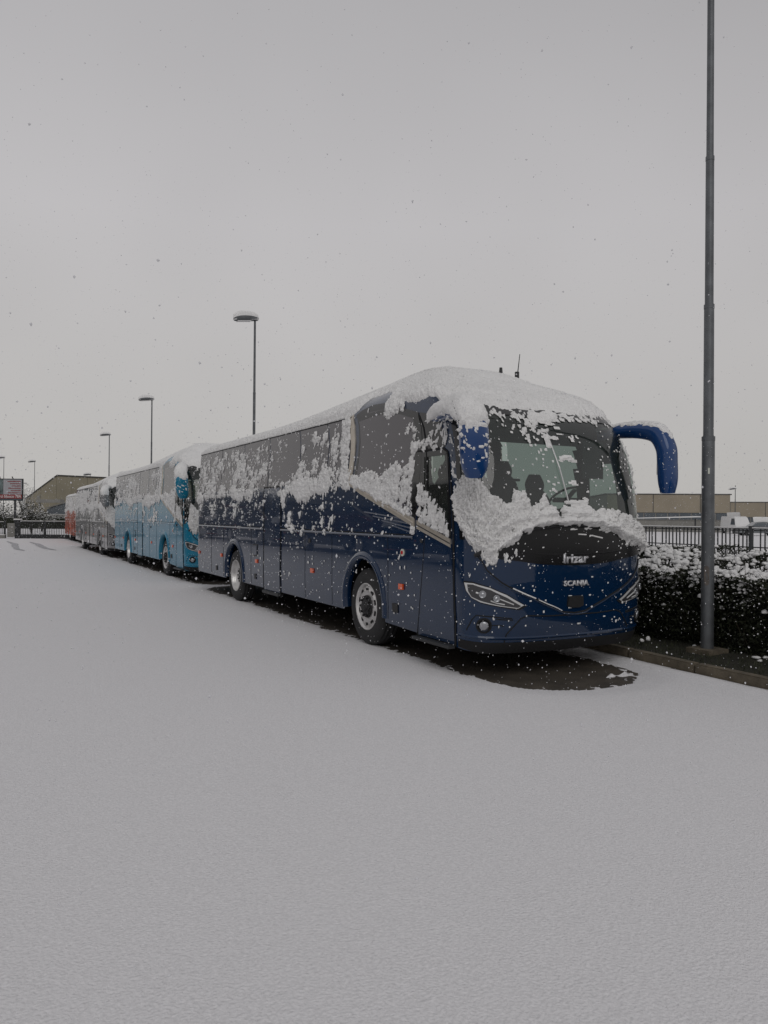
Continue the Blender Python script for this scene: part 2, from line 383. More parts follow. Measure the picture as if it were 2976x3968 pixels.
def tubegrid(pts, rad, n=48, m=28):
    """smooth sweep through pts; rad list of (across, along) half sizes; returns P,N grids"""
    pts = np.array(pts, float); rad = np.array(rad, float); k = len(pts); t = np.linspace(0, k - 1, n)
    def cr(X, t):
        i = np.clip(np.floor(t).astype(int), 0, k - 2); f = (t - i)[:, None]
        p0, p1, p2, p3 = X[np.maximum(i - 1, 0)], X[i], X[i + 1], X[np.minimum(i + 2, k - 1)]
        return .5 * (2 * p1 + (p2 - p0) * f + (2 * p0 - 5 * p1 + 4 * p2 - p3) * f ** 2 + (3 * p1 - p0 - 3 * p2 + p3) * f ** 3)
    c = cr(pts, t); r = cr(rad, t); T = np.gradient(c, axis=0); T /= np.linalg.norm(T, axis=1)[:, None]
    B = np.zeros_like(T); b = np.array([0., -1, .15])  # depth axis faces forward
    for i in range(n):
        b2 = b - T[i] * (b @ T[i]); B[i] = b2 / np.linalg.norm(b2)
    A_ = np.cross(T, B); th = np.linspace(0, 2 * np.pi, m + 1)
    e_ = 2 / 2.6
    cs = np.sign(np.cos(th)) * np.abs(np.cos(th)) ** e_; sn = np.sign(np.sin(th)) * np.abs(np.sin(th)) ** e_
    P = c[:, None] + A_[:, None] * (cs[None, :, None] * r[:, 0][:, None, None]) + B[:, None] * (sn[None, :, None] * r[:, 1][:, None, None])
    N = A_[:, None] * (np.cos(th)[None, :, None] / r[:, 0][:, None, None]) + B[:, None] * (np.sin(th)[None, :, None] / r[:, 1][:, None, None])
    N /= np.linalg.norm(N, axis=-1, keepdims=True)
    return P, N
def clump(a, b, seed): # billowy lumps
    return .55 * (1 - np.abs(2 * vn(a, b, seed) - 1)) + .45 * (1 - np.abs(2 * vn(a * 2.3 + 5, b * 2.3, seed + 3) - 1))
def snowsheet(P, h, name, parent, lo=-.006, m=None):
    """P: function of height array -> positions"""
    hh = np.where(h > 0, h, np.maximum(h, lo)); k = (h[:-1, :-1] > 0) | (h[1:, :-1] > 0) | (h[1:, 1:] > 0) | (h[:-1, 1:] > 0)
    return obj(name, gridmesh(P(hh), k), m or M_['snow'], parent, 'stuff')
def coach(name, loc, body, detail=2, seed=0, sz=1., scov=0., mirrorm=None, full=True):
    """detail 2 near, 1 middle, 0 far"""
    root = empty(name, loc); root.scale = (1, 1, sz)
    L = detail
    ds = {2: (.045, .045), 1: (.08, .07), 0: (.12, .1)}[L]
    obj('body', bodymesh(ds), body, root)
    ln = obj('interior_lining', bodymesh((.09, .08), off=-.045, z0=.9), M_['liner'], root)
    obj('rear_panel', rearcap(), body, root)
    # --- underside and floor
    MB().box((1.275, 6.1, .62), (2.2, 11.0, .30)).box((1.275, 1.2, .50), (2.1, 1.2, .22)).build('chassis', M_['gap'], root)
    MB().box((1.275, 6.6, 1.22), (2.36, 10.2, .06)).build('cabin_floor', M_['liner'], root)
    for s in (-1, 1):
        for c in (ARF, ARR):
            x0 = .10 if s < 0 else 2.45; x1 = .55 if s < 0 else 2.0
            V = []; n = 16
            for t in np.linspace(0, math.pi, n): V += [(x0 - .05 * -s * -1, c[0] + .66 * math.cos(t), c[1] + .70 * math.sin(t)), (x1, c[0] + .66 * math.cos(t), c[1] + .70 * math.sin(t))]
            F = [(2 * i, 2 * i + 1, 2 * i + 3, 2 * i + 2) for i in range(n - 1)] + [tuple(2 * i + 1 for i in range(n))]
            obj('wheel_well', pydata(V, F, False), M_['gap'], root)
            # flare
            o = .025; fl = []
            th = np.linspace(-.18, math.pi + .18, 26)
            ri, ro = .575, .665
            yy = lambda r: c[0] + r * np.cos(th); zz = lambda r: c[1] + r * 1.06 * np.sin(th)
            ring = []
            for r, of in ((ri + .01, -.10), (ri, .022), (ri + .03, .030), (ro - .02, .022), (ro, .001)):
                z = np.maximum(zz(r), .37); y = yy(r); ring.append(SN(yA(y, z, s), z, of))
            obj('arch_flare', gridmesh(np.stack(ring)), body, root)
    # --- wheels
    def wheel(c, s, rear):
        k = 1 if s < 0 else -1
        we = empty('wheel', (0.035 if s < 0 else 2.515, c, .522)); we.parent = root; we.rotation_euler = (0, 0, 0 if s < 0 else math.pi)
        V, F = revolve([(.02, .30), (.004, .315), (0, .345), (-.006, .40), (.004, .45), (.02, .49), (.045, .512), (.07, .516), (.075, .508), (.085, .508), (.09, .52), (.13, .521), (.135, .508), (.145, .508), (.15, .521), (.19, .521), (.195, .508), (.205, .508), (.21, .518), (.27, .50), (.29, .42), (.28, .30)], 40)
        obj('tyre', pydata(V, F), M_['rubber'], we)
        if not rear: pr = [(.005, .318), (-.004, .31), (.004, .298), (.05, .285), (.06, .272), (.022, .245), (.012, .20), (.016, .165), (.02, .15), (.02, .0)]
        else: pr = [(.005, .318), (-.004, .31), (.004, .298), (.06, .29), (.12, .27), (.14, .2), (.135, .16), (.13, .0)]
        V, F = revolve(pr, 36); obj('rim', pydata(V, F), M_['alu'], we)
        if L > 0:
            b = MB()
            for i in range(10):
                t = 2 * math.pi * (i + .5) / 10; xx = .010 if not rear else .128
                ov = [(math.cos(q) * .040, math.sin(q) * .027) for q in np.linspace(0, 2 * math.pi, 11)[:-1]]
                pts = [(xx + .006 + (.008 if not rear else .003) * 0, (.232 + oy) * math.cos(t) - ox * math.sin(t), (.232 + oy) * math.sin(t) + ox * math.cos(t)) for ox, oy in ov]
                b.add(pts, [tuple(range(10))])
                pts2 = [(p[0] - .004 if not rear else p[0], p[1], p[2]) for p in pts]
            b.build('rim_hole', M_['gap'], we)
            b = MB()
            hx = .0 if not rear else .11
            V, F = revolve([(hx - .05 if not rear else hx - .03, 0), (hx - .05 if not rear else hx - .03, .055), (hx - .02, .075), (hx - .015, .10), (hx + .0, .105), (hx + .005, .150), (hx + .02, .155)], 24)
            b.add(V, F)
            for i in range(10):
                t = 2 * math.pi * i / 10
                b.tube([(hx - .03, .128 * math.cos(t), .128 * math.sin(t)), (hx + .01, .128 * math.cos(t), .128 * math.sin(t))], .017, 6)
            b.build('hub', M_['hub'], we)
        return we
    for s in (-1, 1):
        wheel(3.0, s, False); wheel(8.86, s, True)
    # --- glazing
    patch('windscreen', [(a * .998, v) for a, v in GLASS], M_['screen'], root, -.004, 0)
    patch('windscreen_header', sym([(0, 2.90), (-.3, 2.905), (-.6, 2.90), (-.80, 2.87), (-.845, 2.93), (-.82, 3.04), (-.6, 3.09), (-.0001, 3.09)]), M_['pane2'], root, .005)
    for s in (1, -1):
        q = [(-.885, 1.5), (-.955, 1.5), (-.955, 2.1), (-.94, 2.45), (-.90, 2.8), (-.86, 2.98), (-.81, 2.96), (-.80, 2.88), (-.845, 2.68), (-.885, 2.3), (-.898, 1.9)]
        q = q if s > 0 else mir(q)
        patch('pillar_seal', q, M_['pane2'], root, .007)
    for s in (-1, 1):
        near = s < 0
        for a, b in PANES:
            patch('side_window', side([(a, 2.24), (b, 2.24), (b, 3.12), (a, 3.12)], s), M_['pane'] if near else M_['fglass'], root, .006, .012 if near else 0)
        line('window_joint', [(3.5, 3.13), (11.66, 3.13)], M_['gap'], root, .010, .004, s)
        patch('front_side_window', side(BIGWIN, s), M_['pane'] if near else M_['fglass'], root, .007, .012 if near else 0)
        if near:
            patch('window_border', side([(3.36, 3.15), (2.9, 3.175), (2.5, 3.165), (2.1, 3.11), (1.64, 2.99), (1.64, 2.9), (2.1, 3.02), (2.5, 3.07), (2.9, 3.075), (3.28, 3.05), (3.28, 2.2), (3.36, 2.2)], s), M_['pane2'], root, .009)
            patch('window_border', side([(1.78, 2.96), (1.64, 2.95), (1.64, 1.72), (1.78, 1.76)], s), M_['pane2'], root, .011)
            # black glass over the door
            patch('door_header', side([(1.62, 2.99), (1.30, 2.93), (1.12, 2.80), (1.02, 2.535), (1.62, 2.535)], s), M_['pane2'], root, .006)
    # trim strip falling from the pillar to the nose
        patch('trim_strip', side([(3.62, 2.27), (3.40, 2.245), (2.5, 1.985), (1.645, 1.715), (1.645, 1.615), (2.5, 1.865), (3.1, 2.04), (3.5, 2.19)], s), M_['chrome'], root, .016, .02)
        line('trim_bead', [(3.45, 2.21), (2.5, 1.925), (1.66, 1.668)], M_['chrome'], root, .010, .016, s)
        patch('window_pillar', side([(3.36, 3.34), (3.47, 3.34), (3.50, 2.9), (3.53, 2.26), (3.40, 2.24), (3.37, 2.9)], s), M_['chrome'], root, .014, .02)
        # mouldings and shut lines
        for a, b in ((1.68, 6.18), (7.08, 11.7)):
            line('side_moulding', [(a, 1.495), (b, 1.495)], body, root, .016, .006, s)
            line('shut_line', [(a, 1.522), (b, 1.522)], M_['gap'], root, .006, .001, s)
        for y0, zb, zt_ in ((10.54, .45, 1.48), (9.62, .45, 1.48), (7.79, .45, 1.48), (4.06, .44, 1.45), (2.33, .44, 1.48), (5.1, .44, 1.48)):
            line('shut_line', [(y0, zb), (y0, zt_)], M_['gap'], root, .0045 if L else .008, .0, s)
    # middle door
    s = -1
    dm = patch('middle_door', side([(6.24, .40), (7.04, .40), (7.04, 2.22), (6.24, 2.22)], s), body, root, .010, .016)
    line('door_gap', [(6.21, .38), (6.21, 2.24), (7.07, 2.24), (7.07, .38)], M_['gap'], dm, .013, .003, s)
    MB().box((.02, 6.64, .37), (.10, .82, .05)).build('step_edge', M_['steel'], dm)
    # front door
    fd = patch('front_door', side([(.80, .345), (1.575, .345), (1.585, 1.62), (1.2, 1.53), (.835, 1.44)], s), body, root, .012, .018)
    line('door_gap', [(1.605, .33), (1.62, 2.95)], M_['gap'], fd, .013, .004, s)
    line('door_gap', [(.775, .33), (.79, 1.0), (.80, 1.45), (.845, 2.0), (.955, 2.47), (1.05, 2.52), (1.6, 2.52)], M_['gap'], fd, .014, .004, s)
    patch('trim_strip', side([(1.585, 1.70), (.86, 1.50), (.845, 1.405), (1.585, 1.60)], s), M_['chrome'], fd, .018, .02)
    line('trim_bead', [(1.58, 1.645), (.86, 1.45)], M_['black'], fd, .007, .018, s)
    patch('door_frame', side([(1.585, 2.50), (1.0, 2.50), (.965, 2.47), (.97, 2.44), (1.45, 2.44), (1.45, 1.73), (1.585, 1.71)], s), M_['pane2'], fd, .010)
    patch('door_frame', side([(.965, 2.47), (.90, 2.1), (.85, 1.5), (.90, 1.57), (.94, 2.1), (1.01, 2.44)], s), M_['pane2'], fd, .010)
    patch('door_glass', side(DOORG, s), M_['dglass'], fd, .0, 0)
    MB().box((-.02, 1.2, .315), (.09, .80, .035)).build('step_edge', M_['steel'], fd)
    if L > 0:
        for yy_, zz_ in ((1.46, 1.46),):
            P = SN(yA(yy_, zz_), zz_, .014); MB().tube([P, P + np.array([-.012, 0, 0])], .028, 12).build('door_lock', M_['black'], fd)
    # far side door
    s = 1
    patch('door_frame', side([(1.60, 2.52), (.95, 2.52), (.85, 2.1), (.80, 1.5), (.90, 1.57), (.94, 2.1), (1.02, 2.44), (1.45, 2.44), (1.45, 1.74), (1.6, 1.72)], s), M_['pane2'], root, .008)
    patch('driver_window', side(DOORG, s), M_['fglass'], root, .0, 0)
    # --- nose
    gr = patch('grille_panel', sym([(0, 1.215), (-.15, 1.235), (-.30, 1.272), (-.53, 1.305), (-.74, 1.325), (-.53, 1.43), (-.35, 1.53), (-.2, 1.61), (-.0001, 1.655)]), M_['gloss'], root, .006)
    line('grille_rib', [(-.30, 1.37), (-.12, 1.345), (0, 1.34), (.12, 1.345), (.30, 1.37)], M_['gloss'], gr, .006, .008)
    line('grille_lip', [(-.74, 1.33), (-.53, 1.435), (-.35, 1.535), (-.2, 1.615), (0, 1.66), (.2, 1.615), (.35, 1.535), (.53, 1.435), (.74, 1.33)], M_['black'], gr, .022, .012)
    vl = [(-.72, 1.33), (-.66, 1.28), (-.60, 1.175), (-.45, 1.04), (-.32, .95), (-.19, .86), (-.075, .755), (-.03, .70), (0, .683)]
    line('bonnet_seam', vl + [(-a, v) for a, v in vl[::-1][1:]], M_['gap'], root, .011, .001)
    if L > 0:
        line('bonnet_edge', [(a, v - .016) for a, v in vl] + [(-a, v - .016) for a, v in vl[::-1][1:]], body, root, .010, .002)
    bx = patch('camera_cover', [(float(Ax(x, z)), z) for x, z in ((-.115, .765), (-.105, .875), (.105, .875), (.115, .765), (.06, .745), (-.06, .745))], M_['black'], root, .022, .03)
    for s in (-1, 1):
        f = (lambda q: q) if s < 0 else mir
        hl = [(-.90, 1.055), (-.77, 1.052), (-.565, 1.0), (-.40, .915), (-.25, .788), (-.30, .748), (-.48, .785), (-.67, .83), (-.79, .882), (-.868, .962)]
        cx, cy = -.60, .90
        h = patch('headlight', f(hl), M_['gap'], root, .008, .02)
        sc = lambda k, kz: [(cx + (a - cx) * k, cy + (v - cy) * kz) for a, v in hl]
        patch('lamp_surround', f(sc(.94, .90)), M_['lampwhite'], h, .012, .01)
        patch('lamp_cavity', f([(-.835, 1.022), (-.76, 1.022), (-.56, .968), (-.41, .885), (-.295, .792), (-.318, .772), (-.485, .806), (-.665, .852), (-.775, .893), (-.82, .95)]), M_['lampdark'], h, .016, .008)
        if L > 0:
            for (a, v, r) in ((-.645, .922, .040), (-.505, .878, .038)):
                P = SN(s * -a, v, .02); Pn = SN(s * -a, v, .03) - P; Pn /= np.linalg.norm(Pn); q = Vector(Pn).to_track_quat('X', 'Z')
                V, F = revolve([(0, r), (.012, r), (.014, r - .006), (.004, r - .010), (.003, r - .016), (.010, .012), (.012, 0)], 20)
                V = [tuple(q @ Vector(p) + Vector(P)) for p in V]
                obj('projector', pydata(V, F), M_['lens'], h)
            line('light_strip', [(s * .475, .872), (s * .42, .845), (s * .355, .81)], M_['lampwhite'], h, .007, .02)
            line('light_strip', [(s * .56, .853), (s * .50, .828), (s * .43, .812)], M_['lampwhite'], h, .007, .02)
            line('light_strip', [(s * .72, .94), (s * .69, .932)], M_['lampwhite'], h, .010, .02)
        # fog lamp in its pod
        P = SN(s * .625, .583, .002); Pn = SN(s * .625, .583, .03) - P; Pn /= np.linalg.norm(Pn); q = Vector(Pn).to_track_quat('X', 'Z')
        V, F = revolve([(-.01, .085), (.006, .082), (.008, .068), (-.004, .062), (-.004, .0)], 24)
        fo = obj('fog_lamp', pydata([tuple(q @ Vector(p) + Vector(P)) for p in V], F), M_['gap'], root)
        V, F = revolve([(0, .052), (.014, .050), (.02, .03), (.022, 0)], 20)
        obj('lens', pydata([tuple(q @ Vector(p) + Vector(P)) for p in V], F), M_['lens'], fo)
        line('bumper_seam', f([(-.85, .53), (-.77, .65), (-.715, .695), (-.56, .683), (-.36, .658), (-.355, .64), (-.5, .655)]), M_['gap'], root, .007, .0)
        line('bumper_seam', f([(-.54, .588), (-.46, .588), (-.43, .575)]), M_['gap'], root, .005, .0)
        line('bumper_seam', f([(-.415, .30), (-.415, .42), (-.40, .49), (-.34, .58), (-.29, .655), (-.24, .682), (-.10, .668), (0, .664)]), M_['gap'], root, .008, .0)
        # pillar seam: front corner panel against the side
    line('bumper_lip', [(-.97, .47), (-.6, .45), (-.3, .44), (0, .435), (.3, .44), (.6, .45), (.97, .47)], body, root, .020, -.004)
    patch('lower_apron', sym([(0, .27), (-.6, .275), (-.97, .33), (-.97, .42), (-.6, .40), (-.0001, .39)]), M_['gap'], root, .004)
    # lettering
    if L > 0:
        def mp(x0, x1, z0, tilt=0):
            def g(x, y, w, top):
                X = x0 + x / w * (x1 - x0); Z = z0 + y; return Vector(SN(float(Ax(X, Z)), Z, .022 if top else .004))
            return g
        obj('front_lettering', fontmesh('Irizar', .142, mp(-.190, .180, 1.245), .004), M_['silver'], gr)
        obj('maker_lettering', fontmesh('SCANIA', .080, mp(-.175, .185, .99), .0028), M_['silver'], root)
        def sg(x, y, w, top):
            yy_ = 2.30 - x / w * .60; zz_ = 1.945 - (x / w) * .19 + y; return Vector(SN(float(yA(yy_, zz_)), zz_, .018 if top else .004))
        obj('side_lettering', fontmesh('irizar i6S', .125, sg, .001), M_['silver'], root)
    # side lamps, flaps, filler caps
    for s in (-1, 1):
        for y0, z0 in ((1.96, .88), (4.78, .89), (7.44, .89), (9.74, .89), (11.55, .87)):
            patch('marker_lamp', side([(y0 - .05, z0 - .035), (y0 + .05, z0 - .035), (y0 + .05, z0 + .035), (y0 - .05, z0 + .035)], s), M_['amber'], root, .022, .02)
        for y0, z0, a_, b_ in ((2.12, .60, .07, .055), (10.1, .60, .05, .05), (7.52, .60, .05, .05), (4.9, 1.35, .04, .03)):
            patch('vent_flap', side([(y0 - a_, z0 - b_), (y0 + a_, z0 - b_), (y0 + a_, z0 + b_), (y0 - a_, z0 + b_)], s), M_['black'], root, .012, .012)
        P = SN(yA(1.93, 1.30, s), 1.30, .004)
        if L > 0:
            MB().tube([P, P + np.array([.012 * s, 0, 0])], .045, 18).build('turn_signal', M_['yel'], root)
            P2 = P + np.array([.012 * s, 0, 0]); MB().tube([P2, P2 + np.array([.008 * s, 0, 0])], .024, 14).build('turn_signal_lens', M_['red'], root)
        patch('filler_flap', side([(7.40, .98), (7.66, .98), (7.66, 1.2), (7.40, 1.2)], s), M_['black'], root, .008, .01)
        patch('filler_door', side([(7.43, 1.00), (7.63, 1.00), (7.63, 1.18), (7.43, 1.18)], s), body, root, .014, .01)
    # vents above the moulding, near the front
        for k in range(4):
            line('side_rib', [(3.0 - k * .25, 1.80 - k * .055), (1.72, 1.70 - k * .05)], body, root, .009, -.002, s)
    # --- mirrors
    for s in (-1, 1):
        k = 1 if s < 0 else -1
        X = lambda x: x if s < 0 else 2.55 - x
        pts = [(X(.16), 1.35, 2.91), (X(.03), 1.02, 2.94), (X(-.11), .58, 2.91), (X(-.19), .27, 2.82), (X(-.21), .14, 2.64), (X(-.20), .14, 2.44), (X(-.17), .17, 2.26), (X(-.16), .19, 2.15)]
        rr = [(.10, .13), (.10, .12), (.115, .12), (.135, .125), (.15, .12), (.155, .11), (.14, .10), (.09, .07)]
        if s > 0:
            pts = [(X(.14), 1.12, 2.80), (X(.02), .92, 2.835), (X(-.05), .62, 2.83), (X(-.10), .38, 2.77), (X(-.115), .26, 2.60), (X(-.12), .24, 2.42), (X(-.13), .24, 2.2), (X(-.14), .25, 2.05)]
            rr = [(.085, .10), (.08, .095), (.085, .10), (.105, .115), (.117, .11), (.118, .105), (.115, .10), (.09, .07)]
        P, N = tubegrid(pts, rr)
        me = gridmesh(P)
        ma = obj('mirror', me, mirrorm or body, root)
        MB().add([tuple(p) for p in P[-1][:-1]], [tuple(range(28))]).add([tuple(p) for p in P[0][:-1]], [tuple(range(28))[::-1]]).build('mirror_end', M_['black'], ma)
        # mirror glass on the rear face
        c = np.array(pts[5]); gy = c[1] + rr[5][1] - .002
        MB().box((c[0], gy + .0, c[2] + .02), (rr[5][0] * 1.0, .012, .34)).build('mirror_glass', M_['pane'], ma)
        Pd, Nd = tubegrid(pts, rr, 110 if L == 2 else 50, 64 if L == 2 else 32)
        ii = np.linspace(0, 1, Pd.shape[0])[:, None]; jj = np.linspace(0, 1, Pd.shape[1])[None]
        nn = fbm(ii * 40, jj * 14, 3, seed + 5); up = Nd[..., 2]
        up2 = up + (.75 * sst(.62, .40, ii) if s < 0 else 0.) * (Nd[..., 0] * -1 * .55 + .6) * (1 if s < 0 else 0)
        h = (.036 if s < 0 else .016) * sst(0, .5, up2 - .12 + (nn - .5) * .8 - (0 if s < 0 else .25)) - .006
        h = h + (.020 * (clump(ii * 70, jj * 26, 3) - .5) + .010 * (clump(ii * 130, jj * 50, 4) - .5)) * (h > 0)
        if s < 0: h = np.maximum(h, .03 * sst(.66 if L == 2 else .72, .78, fbm(ii * 45 + 7, jj * 22, 3, 9)) * sst(.95, .6, ii) - .004)
        snowsheet(lambda q: Pd + Nd * q[..., None], h, 'mirror_snow', ma)
    # --- interior
    if L > 0:
        def seat(x, y, z):
            e_ = empty('seat', (x, y, z)); e_.parent = root
            b = MB().box((0, 0, .42), (.50, .48, .14)).box((0, 0, .18), (.3, .3, .34)); b.build('seat_base', M_['seat'], e_)
            P, N = tubegrid([(0, .22, .46), (0, .28, .75), (0, .32, 1.0), (0, .34, 1.12)], [(.25, .07), (.26, .075), (.23, .06), (.15, .04)], 14, 16); obj('backrest', gridmesh(P), M_['seat'], e_)
            P, N = tubegrid([(0, .34, 1.12), (0, .345, 1.22), (0, .35, 1.34)], [(.13, .05), (.15, .055), (.09, .03)], 8, 14); obj('headrest', gridmesh(P), M_['seat'], e_)
        seat(1.90, 1.42, .97); seat(1.98, 2.22, 1.20); seat(.62, 1.5, .75)
        if L == 2:
            for r_ in range(3):
                for x in (.42, .90, 1.66, 2.13): seat(x, 3.1 + r_ * .85, 1.25)
        sw = empty('steering_wheel', (1.90, 1.16, 1.98)); sw.parent = root; sw.rotation_euler = (R(-38), 0, 0)
        n = 28; V = []; F = []
        for i in range(n):
            t = 2 * math.pi * i / n
            for j in range(6):
                q = 2 * math.pi * j / 6; r_ = .225 + .014 * math.cos(q); V.append((r_ * math.cos(t), r_ * math.sin(t), .014 * math.sin(q)))
        for i in range(n):
            for j in range(6): F.append((i * 6 + j, ((i + 1) % n) * 6 + j, ((i + 1) % n) * 6 + (j + 1) % 6, i * 6 + (j + 1) % 6))
        obj('wheel_ring', pydata(V, F), M_['seat'], sw)
        MB().box((0, 0, -.02), (.40, .06, .03)).box((0, -.1, -.02), (.05, .2, .03)).tube([(0, 0, 0), (0, 0, -.4)], .04, 8).build('wheel_hub', M_['seat'], sw)
        MB().box((1.35, 1.02, 1.28), (2.2, .5, .50)).box((1.95, 1.15, 1.58), (.62, .28, .14)).build('dashboard', M_['liner'], root)
        MB().box((1.30, 1.12, 2.78), (2.0, .03, .28)).build('sunblind', M_['liner'], root)
        line('seam_snow', [(-.36, .983), (-.32, .957), (-.19, .867)], M_['snow'], root, .008, .010)
        line('seam_snow', [(-.17, .85), (-.075, .765), (-.04, .72)], M_['snow'], root, .006, .010)
        line('grille_snow', [(.004, 1.56), (.03, 1.555)], M_['snow'], root, .008, .012); line('grille_snow', [(.055, 1.545), (.12, 1.515)], M_['snow'], root, .009, .012)
        MB().box((2.12, .93, 2.46), (.34, .04, .46)).build('sunblind', M_['liner'], root)
        MB().box((1.58, 1.52, 1.80), (.30, .03, .20)).build('control_screen', M_['pane2'], root)
        P, N = tubegrid([(1.55, 2.6, 1.4), (1.55, 2.6, 2.0), (1.55, 2.6, 2.2), (1.75, 2.6, 2.28), (2.3, 2.6, 2.28)], [(.02, .02)] * 5, 20, 8); obj('grab_rail', gridmesh(P), M_['black'], root)
        MB().tube(SN(np.array([-.045, -.03, -.012]), np.array([2.70, 2.3, 1.9]), .02), .008, 6).build('wiper', M_['lampwhite'], root)
        P = M(-1.14, 4.0); 
        an = MB().tube([(1.78, 2.0, 3.60), (1.81, 1.98, 3.94)], [.009, .005], 6).tube([(1.78, 2.0, 3.58), (1.78, 2.0, 3.70)], .03, 8)
        an.build('aerial', M_['black'], root)
        MB().tube([(1.66, 2.2, 3.66), (1.66, 2.2, 3.78)], [.03, .02], 8).build('aerial_stub', M_['black'], root)
    # ================================================= snow lying on the coach
    sd = seed * 101
    # roof
    dA = {2: .022, 1: .05, 0: .09}[L]
    Aa = np.concatenate([np.linspace(-2, -1, int(11 / dA), endpoint=False), np.linspace(-1, 1, int(2.9 / dA), endpoint=False), np.linspace(1, 2, int(5 / dA) + 1)])
    va = np.concatenate([np.arange(2.82, 3.15, dA * .8), GV + np.linspace(0, 1, int(1.9 / dA)) ** 1.5])
    A_, V_ = np.meshgrid(Aa, va, indexing='ij'); P0 = M(A_, V_)
    e_ = 3e-3; e2 = .07; n_ = np.cross(M(A_ + e_, V_) - M(A_ - e_, V_), M(A_, np.minimum(V_ + e2, 4.14)) - M(A_, V_ - e2)); n_ /= np.maximum(np.linalg.norm(n_, axis=-1, keepdims=True), 1e-9)
    n_ = np.where((n_[..., 2:] < -.2), -n_, n_); n_[..., 2] += .25; n_ /= np.linalg.norm(n_, axis=-1, keepdims=True)
    X_, Y_, Z_ = P0[..., 0], P0[..., 1], P0[..., 2]
    arc = np.where(np.abs(A_) > 1, np.sign(A_) * (1.55 + (np.abs(A_) - 1) * 11), A_ * 1.55); rr_ = V_ * 1.0
    vv = np.where(V_ > GV, GV + (V_ - GV) * 1.22, V_)
    edge = np.interp(Y_, [0, .9, 1.3, 2.0, 2.38, 2.50, 3.25, 3.36, 3.6, 12], [2.99, 3.0, 3.16, 3.14, 3.10, 3.40, 3.38, 3.2, 3.145, 3.145])
    edge = np.where(np.abs(A_) < .86, 2.985 + .02 * np.sin(A_ * 9), edge)
    rag = (fbm(arc * 6, vv * 6, 5, sd, .6) - .5) * .20
    rag = np.where((np.abs(A_) > 1) & (Y_ > 3.4), rag * .22, rag)
    dist = Z_ - edge + rag; flat = np.clip((vv - GV - .1) / .5, 0, 1)
    h = .042 * sst(-.0, .10, dist) + .012 * flat
    lump = clump(arc * 26, vv * 38, sd + 1); lump2 = clump(arc * 9, vv * 14, sd + 2)
    ridge = np.exp(-((np.abs(X_ - 1.275) - .48) / .06) ** 2) * np.clip((vv - 3.3) / .2, 0, 1) * np.clip((8 - Y_) / 3, 0, 1)
    amp = .014 * ridge + np.interp(vv, [2.9, 3.15, 3.35, 3.7, 4.2], [.034, .030, .024, .013, .005]) * np.where(np.abs(A_) < 1, 1.2, 1)
    h = np.where(dist > -.01, h + amp * (lump - .45) + amp * .5 * (lump2 - .5), -1)
    h = np.maximum(h, np.where(dist > .0, .004, -1))
    snowsheet(lambda q: P0 + n_ * q[..., None], h, 'roof_snow', root)
    # near flank
    dy = {2: .0115, 1: .017, 0: .035}[L]
    y = np.arange(.83, 11.7, dy); z = np.arange(.42 if L == 2 else 1.2, 3.2, dy * .95); Y2, Z2 = np.meshgrid(y, z, indexing='ij')
    D = np.full(Y2.shape, .02)
    g = lambda y0, z0, sy, sz_, a: a * np.exp(-((Y2 - y0) / sy) ** 2 - ((Z2 - z0) / sz_) ** 2)
    bx_ = lambda y0, y1, z0, z1, a, f=.05: a * sst(y0 - f, y0 + f, Y2) * sst(y1 + f, y1 - f, Y2) * sst(z0 - f, z0 + f, Z2) * sst(z1 + f, z1 - f, Z2)
    D = np.maximum(D, bx_(6.9, 11.6, 2.2, 3.05, .36 + .12 * np.exp(-((Y2 - 8.6) / 1.1) ** 2) + scov, .15))
    D = np.maximum(D, bx_(3.9, 6.9, 2.3, 3.05, .16 + scov, .1))
    D += g(4.75, 2.92, .25, .12, .35) + g(4.35, 2.88, .12, .16, .38) + g(5.3, 2.75, .12, .18, .26) + g(4.75, 2.6, .08, .3, .2) + g(3.95, 2.8, .12, .25, .5)
    D = np.maximum(D, bx_(3.50, 3.78, 2.15, 3.2, .68, .06)); D = np.maximum(D, bx_(3.6, 4.5, 2.25, 2.45, .55, .12))
    D = np.maximum(D, sst(3.3, 3.5, Y2) * (.52 + .10 * np.sin(Y2 * 1.7)) * np.exp(-((Z2 - 2.20 - .05 * np.sin(Y2 * 2.1)) / .17) ** 4))
    D += g(5.25, 2.15, .28, .28, .75) + g(6.1, 2.05, .12, .22, .45) + g(6.05, 1.8, .07, .2, .4)
    D = np.maximum(D, bx_(7.0, 11.6, 1.6, 2.1, .34 * (1 - (2.1 - Z2) / .9), .15)); D = np.maximum(D, bx_(3.9, 6.2, 1.5, 2.0, .17, .15))
    D += g(4.35, 1.85, .10, .13, .45) + g(4.05, 1.72, .09, .10, .45) + g(4.4, 1.62, .10, .12, .35) + g(5.75, 1.7, .06, .12, .3) + g(4.75, 1.6, .2, .09, .2) + g(2.75, 1.75, .08, .05, .4)
    D += bx_(1.7, 11.6, 1.46, 1.58, .16, .02)
    st = np.interp(Y2, [.8, 1.6, 3.4, 3.6], [1.52, 1.70, 2.20, 2.26])
    top = np.interp(Y2, [1.6, 1.64, 1.8, 1.95, 2.1, 2.3, 2.5, 2.75, 2.9, 3.0, 3.15, 3.3], [2.75, 2.62, 2.42, 2.34, 2.44, 2.33, 2.30, 2.36, 2.40, 2.33, 2.26, 2.3])
    D = np.where((Y2 > 1.63) & (Y2 < 3.4), np.maximum(D, sst(1.60, 1.80, Y2) * (.68 + .12 * sst(.3, .1, Z2 - st)) * sst(top + .05, top - .06, Z2) * sst(st - .05, st + .03, Z2)), D)
    D -= .30 * np.exp(-((Y2 - 1.98) / .30) ** 4 - ((Z2 - (st + .10)) / .07) ** 2) * (Y2 > 1.6)
